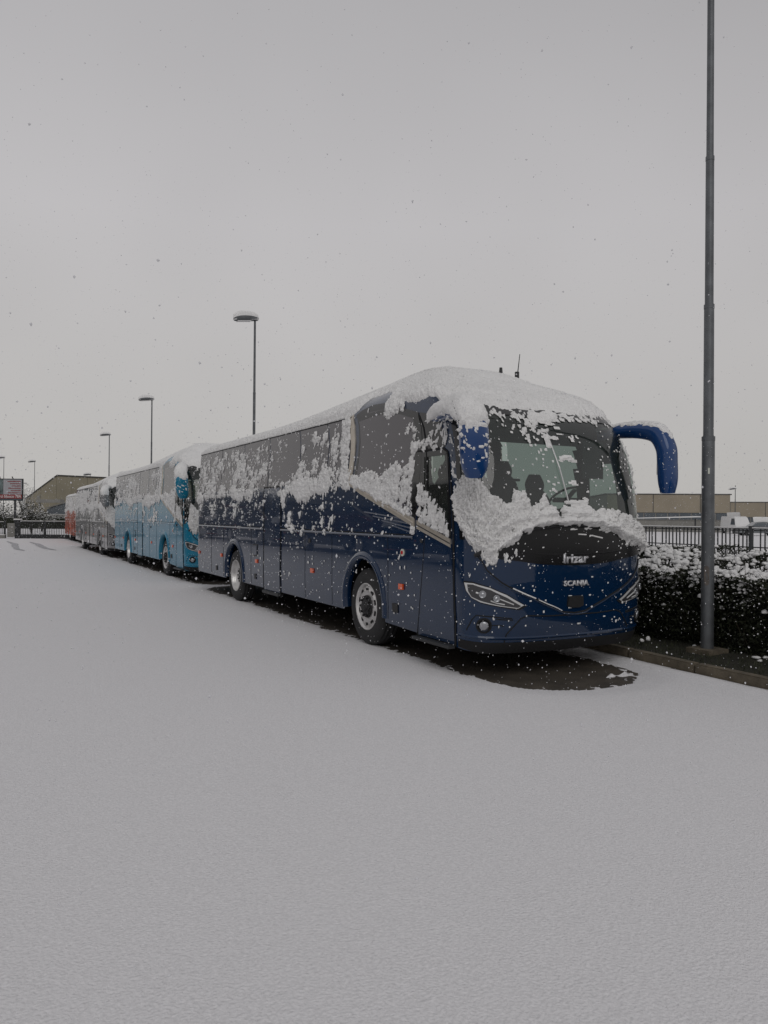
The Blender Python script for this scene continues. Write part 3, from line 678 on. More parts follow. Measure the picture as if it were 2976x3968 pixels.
    D += g(3.28, 2.2, .08, .12, .5) + g(2.62, 2.0, .09, .13, .8) + g(1.68, 1.62, .06, .12, .7) + g(1.9, 1.72, .1, .05, .4)
    dtop = np.interp(Y2, [.86, .95, 1.1, 1.25, 1.38, 1.5], [1.56, 1.72, 1.88, 1.98, 2.10, 2.14])
    D = np.where(Y2 < 1.56, np.maximum(D, .62 * sst(dtop + .10, dtop - .12, Z2) * sst(st - .05, st, Z2)), D)
    D += bx_(1.2, 1.75, 2.50, 2.62, .55, .04) + bx_(1.0, 1.9, 2.6, 2.98, .24, .05) + g(1.0, 2.55, .1, .2, .3) + g(1.72, 2.5, .06, .25, .5)
    D += bx_(2.0, 2.55, 3.02, 3.2, .6, .05)
    if scov > 0: D += scov * .5 * sst(1.2, 2.2, Z2)
    sl = (Z2 - 2) * .35
    n1 = fbm(Y2 * 5 + sl * 6, Z2 * 4, 2, sd + 11); n2 = fbm((Y2 + sl) * 28, Z2 * 14, 3, sd + 12, .7); n3 = clump(Y2 * 21, Z2 * 17, sd + 13) * .7 + .3 * clump(Y2 * 44, Z2 * 40, sd + 16)
    f_ = .34 * n1 + .66 * n2; thr = .79 - .52 * D
    hh = (f_ - thr)
    h = np.where(hh > 0, .003 + .036 * sst(0, .11, hh) * (.10 + 1.1 * n3 ** 1.4), -.004)
    # lone specks stuck on the paint
    spk = vn(Y2 * 47, Z2 * 47, sd + 14) * .6 + vn(Y2 * 60 + 3, Z2 * 60, sd + 15) * .4
    h = np.where(spk > .90 - .02 * sst(.8, 1.6, Z2), np.maximum(h, .007), h)
    AA_ = yA(Y2, Z2, -1)
    P1 = M(AA_, Z2); ex = np.zeros_like(P1); ex[..., 0] = -1; ex[..., 2] = .15
    P1 = P1 + ex * .012
    snowsheet(lambda q: P1 + ex * q[..., None], h, 'side_snow', root, -.02)
    # nose and windscreen
    da = {2: .0050, 1: .010, 0: .02}[L]
    a = np.arange(-.995, .995, da); v = np.arange(.5 if L == 2 else 1.2, 3.02, da * 1.7); A3, V3 = np.meshgrid(a, v, indexing='ij')
    nU = [(-1.0, 2.0), (-.975, 2.03), (-.812, 2.20), (-.664, 2.17), (-.539, 2.03), (-.43, 1.89), (-.36, 1.93), (-.33, 2.06), (-.273, 2.04), (-.209, 1.87), (-.15, 1.90), (-.122, 1.96), (-.085, 1.86), (-.057, 1.76), (-.04, 1.80), (-.021, 1.875), (.04, 1.925), (.06, 1.86), (.072, 1.79), (.13, 1.80), (.184, 1.83), (.385, 1.77), (.656, 1.66), (1, 1.62)]
    nL = [(-1, 1.95), (-.975, 1.80), (-.95, 1.62), (-.884, 1.52), (-.80, 1.46), (-.707, 1.38), (-.60, 1.28), (-.56, 1.25), (-.51, 1.25), (-.50, 1.36), (-.353, 1.50), (-.164, 1.635), (-.016, 1.65), (.199, 1.58), (.275, 1.53), (.42, 1.43), (.709, 1.35), (.85, 1.34), (1, 1.34)]
    Uu = np.interp(A3, *zip(*nU)); Ll = np.interp(A3, *zip(*nL))
    if seed == 1: Uu = Uu - .12 - .15 * sst(-.5, .2, A3) - 1.0 * sst(-.66, -.80, A3)
    arc3 = A3 * 1.9
    d1 = np.minimum(Uu - V3, V3 - Ll) + (fbm(arc3 * 13, V3 * 13, 4, sd + 21, .6) - .5) * .20
    n4 = clump(arc3 * 34, V3 * 38, sd + 22); n5 = .6 * clump(arc3 * 14 + V3 * 5, V3 * 15, sd + 23) + .4 * clump(arc3 * 25, V3 * 27, sd + 28)
    body_ = .095 * sst(0, .10, d1) * (.05 + .95 * n5 ** 1.6) + .034 * (n4 - .35)
    body_ = np.where((n5 * .6 + n4 * .4) < .43 - .13 * sst(.05, .22, d1), -.004, body_)
    rid = .075 * np.exp(-((V3 - Ll - .055 - .01 * np.sin(arc3 * 9)) / .042) ** 2) * sst(-.56, -.5, A3) + .05 * np.exp(-((V3 - Ll - .14 - .10 * sst(-.1, -.5, A3)) / .035) ** 2) * sst(-.75, -.55, A3) * sst(.3, .0, A3)
    mid = rid / .075
    body_ = body_ * (1 - .55 * np.clip(mid, 0, 1)) + rid
    h = np.where(d1 > 0, body_, -.004)
    # clots on the glass
    dd = lambda a0, v0, sa, sv, k: k * np.exp(-((A3 - a0) / sa) ** 2 - ((V3 - v0) / sv) ** 2)
    D3 = .05 + dd(-.11, 2.72, .12, .15, .42) + dd(-.02, 2.55, .12, .25, .22) + dd(.0, 2.9, .35, .06, .42) + dd(.15, 2.45, .3, .3, .10) + dd(-.78, 2.2, .06, .5, .2) + dd(.62, 2.4, .12, .5, .22) + dd(-.42, 1.32, .05, .06, .75) + dd(-.32, 1.36, .05, .05, .3) + dd(.62, 1.27, .05, .05, .6)
    D3 += .20 * sst(2.86, 2.95, V3) + .35 * sst(-.93, -.97, A3) * sst(1.5, 1.9, V3)
    D3 = np.where(V3 < 1.25, 0.0, D3)
    f3 = .4 * fbm(arc3 * 9, V3 * 9, 3, sd + 24) + .6 * fbm(arc3 * 30, V3 * 26, 3, sd + 25)
    h3 = f3 - (.79 - .50 * D3)
    h = np.maximum(h, np.where(h3 > 0, .004 + .022 * sst(0, .12, h3) * (.4 + .7 * n4), -.004))
    spk = vn(arc3 * 50, V3 * 50, sd + 26) * .6 + vn(arc3 * 63 + 3, V3 * 63, sd + 27) * .4
    h = np.where(spk > .885, np.maximum(h, .007), h)
    P3 = SN(A3, V3, .008); N3 = SN(A3, V3, 1.008) - P3; N3[..., 2] += .1
    snowsheet(lambda q: P3 + N3 * q[..., None], h, 'front_snow', root, -.02)
    return root

# ================================================= GROUND
KX = lambda y: np.interp(y, [-9, -.6, 3, 60], [2.38, 2.38, 2.56, 2.66])
COACHES = [(0., 0.), (.12, 12.85), (.05, 25.05), (.8, 37.9)]
def sdbox(x, y, x0, x1, y0, y1, r):
    cx, cy = (x0 + x1) / 2, (y0 + y1) / 2; hx, hy = (x1 - x0) / 2 - r, (y1 - y0) / 2 - r
    dx = np.abs(x - cx) - hx; dy = np.abs(y - cy) - hy
    return np.hypot(np.maximum(dx, 0), np.maximum(dy, 0)) + np.minimum(np.maximum(dx, dy), 0) - r
def axis(segs):
    o = []
    for a, b, st in segs: o += list(np.arange(a, b - 1e-6, st))
    o.append(segs[-1][1]); return np.array(o)
xs = np.concatenate([-np.geomspace(40, 1500, 14)[::-1], axis([(-38, -8, 2.), (-8, -5.2, .3), (-5.2, -1, .12), (-1, 2.9, .03), (2.9, 6, .3), (6, 40, 2.)]), np.geomspace(44, 1500, 14)])
ys = np.concatenate([-np.geomspace(30, 1500, 12)[::-1], axis([(-28, -7, 1.5), (-7, -2, .12), (-2, 4, .03), (4, 14, .05), (14, 30, .12), (30, 60, .3)]), np.geomspace(64, 2500, 18)])
XX, YY = np.meshgrid(xs, ys, indexing='ij')
d = np.full(XX.shape, 50.)
for i, (cx, cy) in enumerate(COACHES):
    d = np.minimum(d, sdbox(XX, YY, cx + .20, cx + 2.02, cy - .34, cy + 12.1, .75))
wob = (fbm(XX * 2.2, YY * 2.2, 4, 3) - .5) * .14 + (fbm(XX * 10, YY * 6, 4, 5, .7) - .5) * (.05 + .10 * sst(.0, 1.2, YY))
d = d + wob - .02
# drip lines, a bare spot and stranded lumps of snow near the edge
h = .026 * sst(-.02, .45, d) + .002 * fbm(XX * .8, YY * .8, 3, 9) + .0015 * (fbm(XX * 4, YY * 4, 3, 8) - .5) * sst(0, .5, d)
h = np.where(d < 0, -.02, h + .002)
stray = (fbm(XX * 14 + 2, YY * 11, 4, 12, .7) - .56 - .5 * sst(0, -.32, d)); h = np.where((stray > 0) & (d < 0), .003 + .03 * stray, h)
bl = 1.6 * fbm(XX * 13, YY * 17, 4, 2, .7) - .72 - ((XX - 1.62) / .30) ** 4 - ((YY + .02) / .07) ** 4; h = np.where(bl > 0, .004 + .10 * bl, h)
kx = KX(YY)
drift = .012 * sst(.35, .0, kx - XX) * (.5 + fbm(YY * 2, XX * 3, 3, 4)) * (XX < kx)
h = h + np.where(d > 0, drift, 0)
inbed = (XX > kx - .015) & (XX < 6.2) & (YY < 62) & (YY > -9); h = np.where(inbed, -.05, h)
far = (np.abs(XX) > 60) | (YY > 70); h = np.where(far & (h > 0), .03, h)
P = np.stack([XX, YY, h], -1); obj('snow_ground', gridmesh(P), M_['gsnow'], None, 'structure')
MB().box((0, 0, -.30), (3200, 5200, .02)).build('subsoil', M_['soil'], None, kind='structure')
MB().add([(-12, -9, 0), (2.5, -9, 0), (2.7, 62, 0), (-12, 62, 0)], [(0, 1, 2, 3)]).build('asphalt', M_['asphalt'], None, kind='structure')
# soil bed behind the kerb
gx = np.arange(0, 3.5, .08); gy = np.arange(-9, 62, .16); GX, GY = np.meshgrid(gx, gy, indexing='ij')
zz = .085 + .05 * fbm(GX * 3, GY * 3, 4, 33) + .03 * sst(.2, 1., GX)
obj('planting_bed', gridmesh(np.stack([KX(GY) + .13 + GX, GY, zz], -1)), M_['soil'], None, 'structure')
# kerb of separate stones
kerb = empty('kerb', (2.4, 0, 0)); kerb['kind'] = 'structure'
random.seed(3)
yk = -8.4; kme = None
while yk < 40:
    x0 = float(KX(yk)); x1 = float(KX(yk + .99)); ang = math.atan2(-(x1 - x0), .99)
    bm = bmesh.new(); bmesh.ops.create_cube(bm, size=1)
    for v in bm.verts: v.co = (v.co.x * .13, v.co.y * .985, v.co.z * .26)
    bmesh.ops.bevel(bm, geom=bm.edges[:], offset=.014, segments=2, affect='EDGES')
    if kme is None: kme = bpy.data.meshes.new('m'); bm.to_mesh(kme)
    bm.free()
    o = obj('kerb_stone', kme, M_['conc'], kerb); o.location = (x0 + .065 - 2.4, yk + .5, .012 + random.uniform(-.004, .004)); o.rotation_euler = (0, 0, ang + random.uniform(-.006, .006))
    yk += 1.0
# snow left on the kerb and tufts of grass
y = np.arange(-8, 12, .03); x = np.linspace(-.02, .16, 10); Xk, Yk = np.meshgrid(x, y, indexing='ij')
hk = fbm(Xk * 7, Yk * 2.2, 4, 71) - .50 + .20 * sst(.3, .8, Yk) - .22 * sst(.10, .16, Xk) - .10 * sst(.0, -1, Yk)
hk = np.where(hk > 0, .004 + .03 * sst(0, .12, hk), -.01)
snowsheet(lambda q: np.stack([KX(Yk) + Xk, Yk, .146 + q], -1), hk, 'kerb_snow', kerb, -.02)
rg = np.random.RandomState(4)
V = []; F = []
for i in range(5200):
    bx, by = rg.uniform(0.16, 1.3), rg.uniform(-5, 3.5); p = np.array([float(KX(by)) + bx, by, .10]); a = rg.uniform(0, 6.28); l = rg.uniform(.03, .10)
    dx, dy = math.cos(a) * .004, math.sin(a) * .004; tx, ty = rg.normal(0, .03, 2); n = len(V)
    V += [p + (dx, dy, 0), p - (dx, dy, 0), p + (tx, ty, l)]; F.append((n, n + 1, n + 2))
grass = obj('grass', pydata(V, F, False), mat('wet_grass', (.030, .035, .014), .7, var=.5, vscale=10), None, 'stuff')
# crumbs of snow fallen on soil
# ================================================= HEDGE
def quads(C_, S_, rg, flat=0.):
    n = len(C_); u = rg.normal(size=(n, 3)); u[:, 2] *= (1 - flat); u /= np.linalg.norm(u, axis=1)[:, None]
    w_ = rg.normal(size=(n, 3)); v_ = np.cross(u, w_); v_ /= np.linalg.norm(v_, axis=1)[:, None]
    S_ = S_[:, None]; P = np.stack([C_ - u * S_, C_ - v_ * S_ * .55, C_ + u * S_, C_ + v_ * S_ * .55], 1)
    return P.reshape(-1, 3), np.arange(4 * n).reshape(n, 4)
hedge = empty('hedge', (4.4, 3, .1)); tag(hedge, 'long clipped dark hedge with snow on top between kerb and railings', 'hedge')
HO = Vector(hedge.location)
rg = np.random.RandomState(11)
def htop(x, y): return 1.02 + .24 * sst(3.3, 4.3, np.asarray(x, float)) + .20 * (fbm(np.asarray(x) * 1.3, np.asarray(y) * 1.1, 3, 55) - .5) * 2 + .02 * np.sin(y)
def hx0(z, y): return 3.34 + .18 * (fbm(np.asarray(y) * 1.4, np.asarray(z) * 2, 3, 56) - .5) * 2 + .10 * (np.asarray(z) < .3)
def hedge_pts(n):
    t = rg.uniform(size=n); y = np.where(t < .62, rg.uniform(-4.5, 4.5, n), rg.uniform(4.5, 34, n)); z = rg.uniform(.12, 1.25, n)
    x = hx0(z, y) + np.abs(rg.normal(0, .16, n)) ** 1.0; top = rg.uniform(size=n) < .42
    x = np.where(top, rg.uniform(3.4, 5.4, n), x); z = np.where(top, htop(x, y) - np.abs(rg.normal(0, .07, n)), np.minimum(z, htop(x, y)))
    return np.stack([x, y, z], -1)
C_ = hedge_pts(120000); Pq, Fq = quads(C_ - np.array(HO), rg.uniform(.012, .028, len(C_)), rg)
obj('foliage', npmesh(Pq, Fq, False), M_['leaf'], hedge, 'stuff')
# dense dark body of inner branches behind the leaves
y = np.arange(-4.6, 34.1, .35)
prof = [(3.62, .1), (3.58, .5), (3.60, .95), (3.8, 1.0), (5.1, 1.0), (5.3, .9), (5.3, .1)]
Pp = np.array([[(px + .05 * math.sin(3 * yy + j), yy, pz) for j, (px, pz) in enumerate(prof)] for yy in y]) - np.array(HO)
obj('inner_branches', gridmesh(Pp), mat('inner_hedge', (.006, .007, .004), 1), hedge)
b = MB()
for i in range(260):
    yy = rg.uniform(-4.3, 4); z0 = rg.uniform(.12, .9); x = 3.5 + rg.uniform(-.12, .1); l = rg.uniform(.1, .4)
    p0 = Vector((x + .1, yy, z0)); p2 = p0 + Vector((-rg.uniform(.02, .2), rg.normal(0, .12), l)); b.tube([p0 - HO, (p0 + p2) / 2 + Vector((0, .02, 0)) - HO, p2 - HO], [.005, .004, .002], 4, False)
b.build('twigs', M_['twig'], hedge, kind='stuff')
# snow pillows on the hedge
def blob_mesh(seed, n=2):
    bm = bmesh.new(); bmesh.ops.create_icosphere(bm, subdivisions=n, radius=1)
    r_ = np.random.RandomState(seed); o_ = r_.uniform(0, 50, 3)
    for v in bm.verts:
        k = 1 + .45 * (float(vn(v.co.x * 1.7 + o_[0], v.co.y * 1.7 + v.co.z + o_[1], seed)) - .5) + .35 * (float(vn(v.co.x * 4 + o_[1], v.co.y * 4 + 2 * v.co.z, seed)) - .5)
        v.co *= k
        if v.co.z < 0: v.co.z *= .45
    V = np.array([v.co[:] for v in bm.verts]); F = np.array([[v.index for v in f.verts] for f in bm.faces]); bm.free(); return V, F
BL = [blob_mesh(i) for i in range(6)]
def blobs(C_, S_, rg):
    """S_ (n,3) sizes"""
    Vs = []; Fs = []; o = 0
    for c, s in zip(C_, S_):
        V, F = BL[rg.randint(6)]; a = rg.uniform(0, 6.28); ca, sa = math.cos(a), math.sin(a)
        W = V * s; W = np.stack([W[:, 0] * ca - W[:, 1] * sa, W[:, 0] * sa + W[:, 1] * ca, W[:, 2]], -1) + c; Vs.append(W); Fs.append(F + o); o += len(V)
    return npmesh(np.concatenate(Vs), np.concatenate(Fs))
n = 15000; t = rg.uniform(size=n); y = np.where(t < .8, rg.uniform(-4.5, 5.5, n), rg.uniform(5.5, 34, n)); x = 3.36 + np.abs(rg.normal(0, .75, n)) % 2.0
z = htop(x, y) + .01; fr = x < 3.52; drop = np.where(fr, rg.exponential(.12, n), rg.exponential(.02, n)); z = z - drop
keep = fbm(x * 9, y * 9, 3, 77, .7) > np.where(fr, .50, .49); C_ = np.stack([x, y, z], -1)[keep] - np.array(HO)
s = .008 + .034 * rg.uniform(size=len(C_)) ** 1.6 * np.where(C_[:, 0] + HO.x < 3.6, .8, 1.15); S_ = np.stack([s * rg.uniform(.8, 1.4, len(s)), s * rg.uniform(.7, 1.3, len(s)), s * rg.uniform(.6, 1.2, len(s))], -1)
obj('hedge_snow', blobs(C_, S_, rg), M_['snow'], hedge, 'stuff')
# powder caught lower in the face
n = 2600; y = rg.uniform(-4.5, 5, n); z = np.abs(rg.exponential(.28, n)); z = 1.08 - z; x = hx0(z, y) - .03; ok = (z > .15) & (fbm(y * 3, z * 3, 3, 78) > .40)
C_ = np.stack([x, y, z], -1)[ok] - np.array(HO); Pq, Fq = quads(C_, rg.uniform(.004, .016, len(C_)), rg, .6)
obj('caught_snow', npmesh(Pq, Fq, False), M_['snow'], hedge, 'stuff')
# lumps of snow on the bed at the foot of the post
C_ = np.array([(3.02, .95, .15), (3.08, .90, .17), (3.3, -.5, .15), (3.2, -.62, .14), (3.4, -.55, .15), (2.9, -1.6, .15), (3.35, .4, .14)]); S_ = np.array([(.05, .03, .03), (.03, .03, .045), (.05, .03, .02), (.03, .03, .02), (.04, .03, .02), (.05, .03, .02), (.03, .02, .02)])
lm = obj('snow_lumps', blobs(C_, S_, rg), M_['snow'], None, 'stuff')
# ================================================= RAILINGS BEHIND THE HEDGE
fen = empty('railing_fence', (13.3, 6, 0)); tag(fen, 'dark steel bar railing with snow on its top rail behind the hedge', 'fence')
bar = MB().box((0, 0, .80), (.045, .014, 1.36)).mesh()
yy = -6.
while yy < 26:
    if abs(((yy + 6) % 3.2)) > .06: o = obj('bar', bar, M_['fence'], fen); o.location = (0, yy - 6, 0); o.rotation_euler = (0, R(random.uniform(-.6, .6)), R(random.uniform(-3, 3)))
    yy += .128
pm = MB().box((0, 0, .78), (.08, .09, 1.56)).mesh()
for k in range(7): o = obj('post', pm, M_['fence'], fen); o.location = (0, -3.06 + 5.0 * k - 6, 0)
for z in (.20, .55, 1.0, 1.44): MB().box((.03, 4, z), (.016, 32.4, .03)).build('rail', M_['fence'], fen)
MB().box((0, 4, 1.488), (.06, 32.4, .022)).build('top_rail', M_['fence'], fen)
MB().box((0, 4, 1.512), (.055, 32.4, .026)).build('rail_snow', M_['snow'], fen)
MB().box((0, 4, .06), (.25, 32.4, .16)).build('plinth', M_['greywall'], fen)
# ================================================= LAMP POSTS
def lamppost(loc, label, h=8.7, k=1., head=True, armdir=math.pi, first=False):
    t = empty('lamp_post', loc); tag(t, label, 'lamp post', None)
    prof = [(0, .075), (2.60, .074), (2.66, .060), (4.20, .058), (4.26, .050), (6.0, .048), (6.06, .042), (h, .038)]
    MB().tube([(0, 0, z) for z, r in prof], [r * k for z, r in prof], 20).build('pole', M_['galv'], t, True)
    for z, r in ((2.62, .0775), (4.22, .061), (6.02, .051)): MB().tube([(0, 0, z - .03), (0, 0, z + .02)], r * k, 20).build('collar', M_['galv'], t, True)
    V = []; n = 12
    hd = empty('lamp_head', (0, 0, h)); hd.parent = t; hd.rotation_euler = (0, R(7), armdir)
    P, N = tubegrid([(-.12, 0, .0), (-.02, 0, .05), (.2, 0, .07), (.5, 0, .06), (.72, 0, .03), (.80, 0, .01)], [(.06, .06), (.10, .11), (.15, .13), (.17, .12), (.11, .07), (.02, .01)], 26, 20)
    # sweep is along x: make the underside flat
    P[..., 2] = np.maximum(P[..., 2], -.035); obj('housing', gridmesh(P), M_['galv'], hd)
    Q = P + np.array([0, 0, .0]); Q[..., 2] = np.where(P[..., 2] > .02, P[..., 2] + .09 * sst(.02, .10, P[..., 2]), -.01); obj('head_snow', gridmesh(Q), M_['snow'], hd)
    MB().box((.42, 0, -.045), (.5, .2, .02)).build('lens', M_['lampwhite'], hd)
    if first:
        P = Vector((0, 0, 0)); a = R(-118) 
        b = MB(); V2 = []
        for q in np.linspace(0, 2 * math.pi, 17)[:-1]:
            cx, cz = math.cos(q) * .030, math.sin(q) * .045; cz += .075 * (1 if cz > 0 else -1) * (abs(math.sin(q)) > .01); th = a - .55 + cx / .075
            V2.append((.0785 * math.cos(th), .0785 * math.sin(th), .96 + cz))
        b.add(V2, [tuple(range(16))]).add([(x * .96, y * .96, z) for x, y, z in V2], [tuple(range(16))]); b.build('hatch', M_['rust'], t)
        b = MB(); th = a - .3; b.box((.068 * math.cos(th), .068 * math.sin(th), 2.22), (.02, .02, .07), th); b.build('number_plate', M_['yel'], t)
    return t
lamppost((3.19, .08, .10), 'tall galvanised lamp post rising past the top of the picture in front of the hedge', 8.9, 1., first=True)
MB().box((3.19, .08, .13), (.34, .34, .10)).build('post_foundation', M_['conc'], None, kind='structure')
lamppost((4.2, 20.26, .1), 'nearest whole lamp post, its snow capped head above the rear half of the navy coach', 8.65)
lamppost((4.93, 41.97, .1), 'middle lamp post with snow capped head above the teal coach', 8.65)
lamppost((5.97, 65.69, .1), 'lamp post with snow capped head above the grey coach', 8.65)
lamppost((8.2, 96.0, 0), 'distant short lamp post just left of the grey coach roof, against the beige hall', 6.6, .9)
lamppost((2.3, 103, 0), 'thin distant lamp post between billboard and sloping hall roof', 8.4, .8)
lamppost((-1.5, 96., 0), 'thin lamp post cut by the left picture edge beside the billboard', 8.3, .8)
lamppost((82.7, 60.4, 0), 'distant hooked lamp post at the end of the right hand building', 5.6, .9, armdir=R(150))
# ================================================= GATE AND YARD END
def bars(name, parent, x0, x1, y, z0, z1, st, m, w_=.03):
    me = MB().box((0, 0, (z0 + z1) / 2), (w_, w_, z1 - z0)).mesh(); x = x0
    while x <= x1 + 1e-6:
        o = obj(name, me, m, parent); o.location = (x, y, 0); x += st
ga = empty('sliding_gate', (-.7, 50.6, 0), R(-27)); tag(ga, 'low dark sliding gate with upright bars and solid foot beam across the yard end', 'gate')
L0, L1 = -1.35, 3.6
MB().box(((L0 + L1) / 2, 0, .16), (L1 - L0, .14, .28)).build('foot_beam', M_['steel'], ga)
MB().box(((L0 + L1) / 2, 0, 1.16), (L1 - L0, .08, .07)).build('top_rail', M_['steel'], ga)
MB().box(((L0 + L1) / 2, 0, 1.215), (L1 - L0, .09, .035)).build('rail_snow', M_['snow'], ga)
MB().box(((L0 + L1) / 2, 0, .72), (L1 - L0, .03, .03)).build('mid_rail', M_['steel'], ga)
bars('bar', ga, L0 + .07, L1 - .05, 0, .28, 1.14, .115, M_['steel'], .028)
for x in (L0, .35, L1): MB().box((x, 0, .62), (.12, .12, 1.2)).build('upright', M_['steel'], ga)
gp = empty('gate_post', (-2.0, 51.2, 0), R(-27)); tag(gp, 'grey gate post with snow cap at the free end of the sliding gate', 'gate post')
MB().box((0, 0, .64), (.30, .26, 1.28)).build('shaft', M_['steel'], gp); MB().box((0, 0, 1.32), (.42, .38, .08)).build('snow_cap', M_['snow'], gp)
MB().box((-.42, 0, .58), (.5, .18, .95)).build('control_cabinet', M_['greywall'], gp)
fl = empty('yard_fence', (-4.6, 52.5, 0), R(-27)); tag(fl, 'low barred fence on a plinth left of the gate post', 'fence')
MB().box((0, 0, .12), (4.2, .25, .26)).build('plinth', M_['greywall'], fl); MB().box((0, 0, .27), (4.2, .3, .05)).build('plinth_snow', M_['snow'], fl)
bars('bar', fl, -2.0, 2.0, 0, .25, 1.10, .115, M_['steel'], .026); MB().box((0, 0, 1.12), (4.2, .06, .05)).build('top_rail', M_['steel'], fl); MB().box((0, 0, 1.155), (4.2, .06, .03)).build('rail_snow', M_['snow'], fl)
MB().box((2.05, 0, .62), (.1, .1, 1.2)).build('post', M_['steel'], fl)
# faint tyre tracks by the gate
for pts in ([(-2.86, 45), (-2.62, 40.5), (-2.74, 37.9), (-2.82, 34.2), (-2.60, 32.2)], [(-1.7, 43.5), (-1.52, 40), (-1.56, 37.0), (-1.52, 34.4), (-1.26, 32.2)]):
    pts = np.array(pts); t = np.linspace(0, 1, 60); yv = np.interp(t, np.linspace(0, 1, len(pts)), pts[:, 1]); xv = np.interp(t, np.linspace(0, 1, len(pts)), pts[:, 0])
    w_ = .17 * np.sin(np.pi * np.clip(t, .03, 1)) ** .5 * (.7 + .6 * vn(t * 14, t * 0, 3))
    P = np.stack([np.stack([xv - w_, yv, yv * 0 + .044], -1), np.stack([xv + w_, yv, yv * 0 + .044], -1)], 0)
    obj('tyre_track', gridmesh(P), M_['track'], None, 'structure')
# ================================================= BILLBOARD
VD = math.radians(-28.1)
bb = empty('billboard', (-3.1, 58.6, 0), VD); tag(bb, 'billboard with red lettered bar and grey panel of red lines, cut by the left edge', 'billboard')
MB().box((0, .06, 3.50), (3.9, .10, 1.66)).build('board', M_['steel'], bb)
MB().box((-.72, -.0, 3.70), (2.36, .03, 1.12)).build('picture_panel', M_['signpic'], bb)
MB().box((1.17, -.0, 3.70), (1.38, .03, 1.12)).build('list_panel', M_['signgrey'], bb)
MB().box((-.02, -.0, 2.98), (3.78, .03, .30)).build('red_bar', M_['signred'], bb)
MB().box((-.02, -.0, 2.76), (3.78, .03, .10)).build('blue_bar', M_['win'], bb)
def flat(x0, y0, z0):
    return lambda x, y, w_, top: Vector((x0 + x, y0 - (.012 if top else 0), z0 + y))
me = fontmesh('trovarci blocco 78A', .30, lambda x, y, w_, top: Vector((-.40 + x / w_ * 2.24 , -.02 - (.012 if top else 0), 2.89 + y)), .003)
obj('lettering', me, M_['white'], bb)
rg = np.random.RandomState(9)
for i, wd in enumerate((1.05, .78, .66, .92, .74, .90)):
    b = MB(); z = 4.12 - i * .172; x = 1.80
    while x > 1.80 - wd:
        k = rg.uniform(.035, .07); b.box((x - k / 2, -.022, z + rg.uniform(-.006, .006)), (k * .72, .012, rg.uniform(.05, .085))); x -= k
    b.build('red_line', M_['signred'], bb)
MB().box((-.9, -.025, 3.55), (.9, .02, .22)).box((-.2, -.025, 3.4), (.4, .02, .3)).build('printed_vehicle', M_['signgrey'], bb)
for x in (-.95, .25, 1.2): MB().tube([(x, .02, 4.33), (x, -.12, 4.42)], .035, 6).tube([(x, -.12, 4.42), (x, -.12, 4.48)], .05, 6).build('spotlight', M_['steel'], bb)
for x in (-1.3, 1.3): MB().box((x, .16, 1.5), (.12, .12, 3.0)).build('post', M_['steel'], bb)
for z in (4.0, 3.1): MB().box((2.08, .06, z), (.26, .05, .04)).build('bracket', M_['steel'], bb)
# ================================================= TREES AND BUSHES AT THE YARD END
def shrub(name, loc, r, h, label, cat, leafm, n, s, snowy=True, trunk=True, seed=0, group=None):
    rg = np.random.RandomState(seed + 300); t = empty(name, loc); tag(t, label, cat, group)
    b = MB()
    for i in range(9):
        a = rg.uniform(0, 6.28); e_ = Vector((math.cos(a) * r * .6, math.sin(a) * r * .6, h * rg.uniform(.6, .95))); b.tube([(0, 0, 0), (e_.x * .3, e_.y * .3, e_.z * .5), e_], [.05 * h / 3, .03 * h / 3, .01], 5)
    b.build('trunk', M_['bark'], t)
    u = rg.normal(size=(n, 3)); u /= np.linalg.norm(u, axis=1)[:, None]; q = rg.uniform(size=n) ** .5
    k = .7 + .6 * fbm(u[:, 0] * 3 + seed, u[:, 1] * 3 + u[:, 2] * 2, 3, seed)
    C_ = u * (q * k)[:, None] * np.array([r, r, h * .42]) + np.array([0, 0, h * .58]); P, F = quads(C_, rg.uniform(.5, 1.2, n) * s, rg)
    obj('crown', npmesh(P, F, False), leafm, t, 'stuff')
    if snowy:
        m_ = C_[:, 2] > h * .5; Cs = C_[m_][:n // 3] + (0, 0, s); P, F = quads(Cs, rg.uniform(.4, 1.2, len(Cs)) * s, rg, .8); obj('crown_snow', npmesh(P, F, False), M_['snow'], t, 'stuff')
    return t
shrub('tree', (.4, 90, 0), 2.0, 5.1, 'hazy bare tree between billboard and hall', 'tree', M_['frost'], 1800, .07, False, seed=1)
shrub('bush', (-.5, 62, 0), 1.2, 2.7, 'snow laden bush under the right end of the billboard', 'bush', M_['leaf'], 1500, .07, seed=2)
shrub('bush', (-3.3, 66, 0), 1.9, 2.9, 'snow laden bush behind the billboard legs', 'bush', M_['leaf'], 2200, .07, seed=3)
shrub('bush', (1.0, 72, 0), 1.4, 2.0, 'low snowy bush in front of the hall wall', 'bush', M_['leaf'], 1200, .07, seed=4)
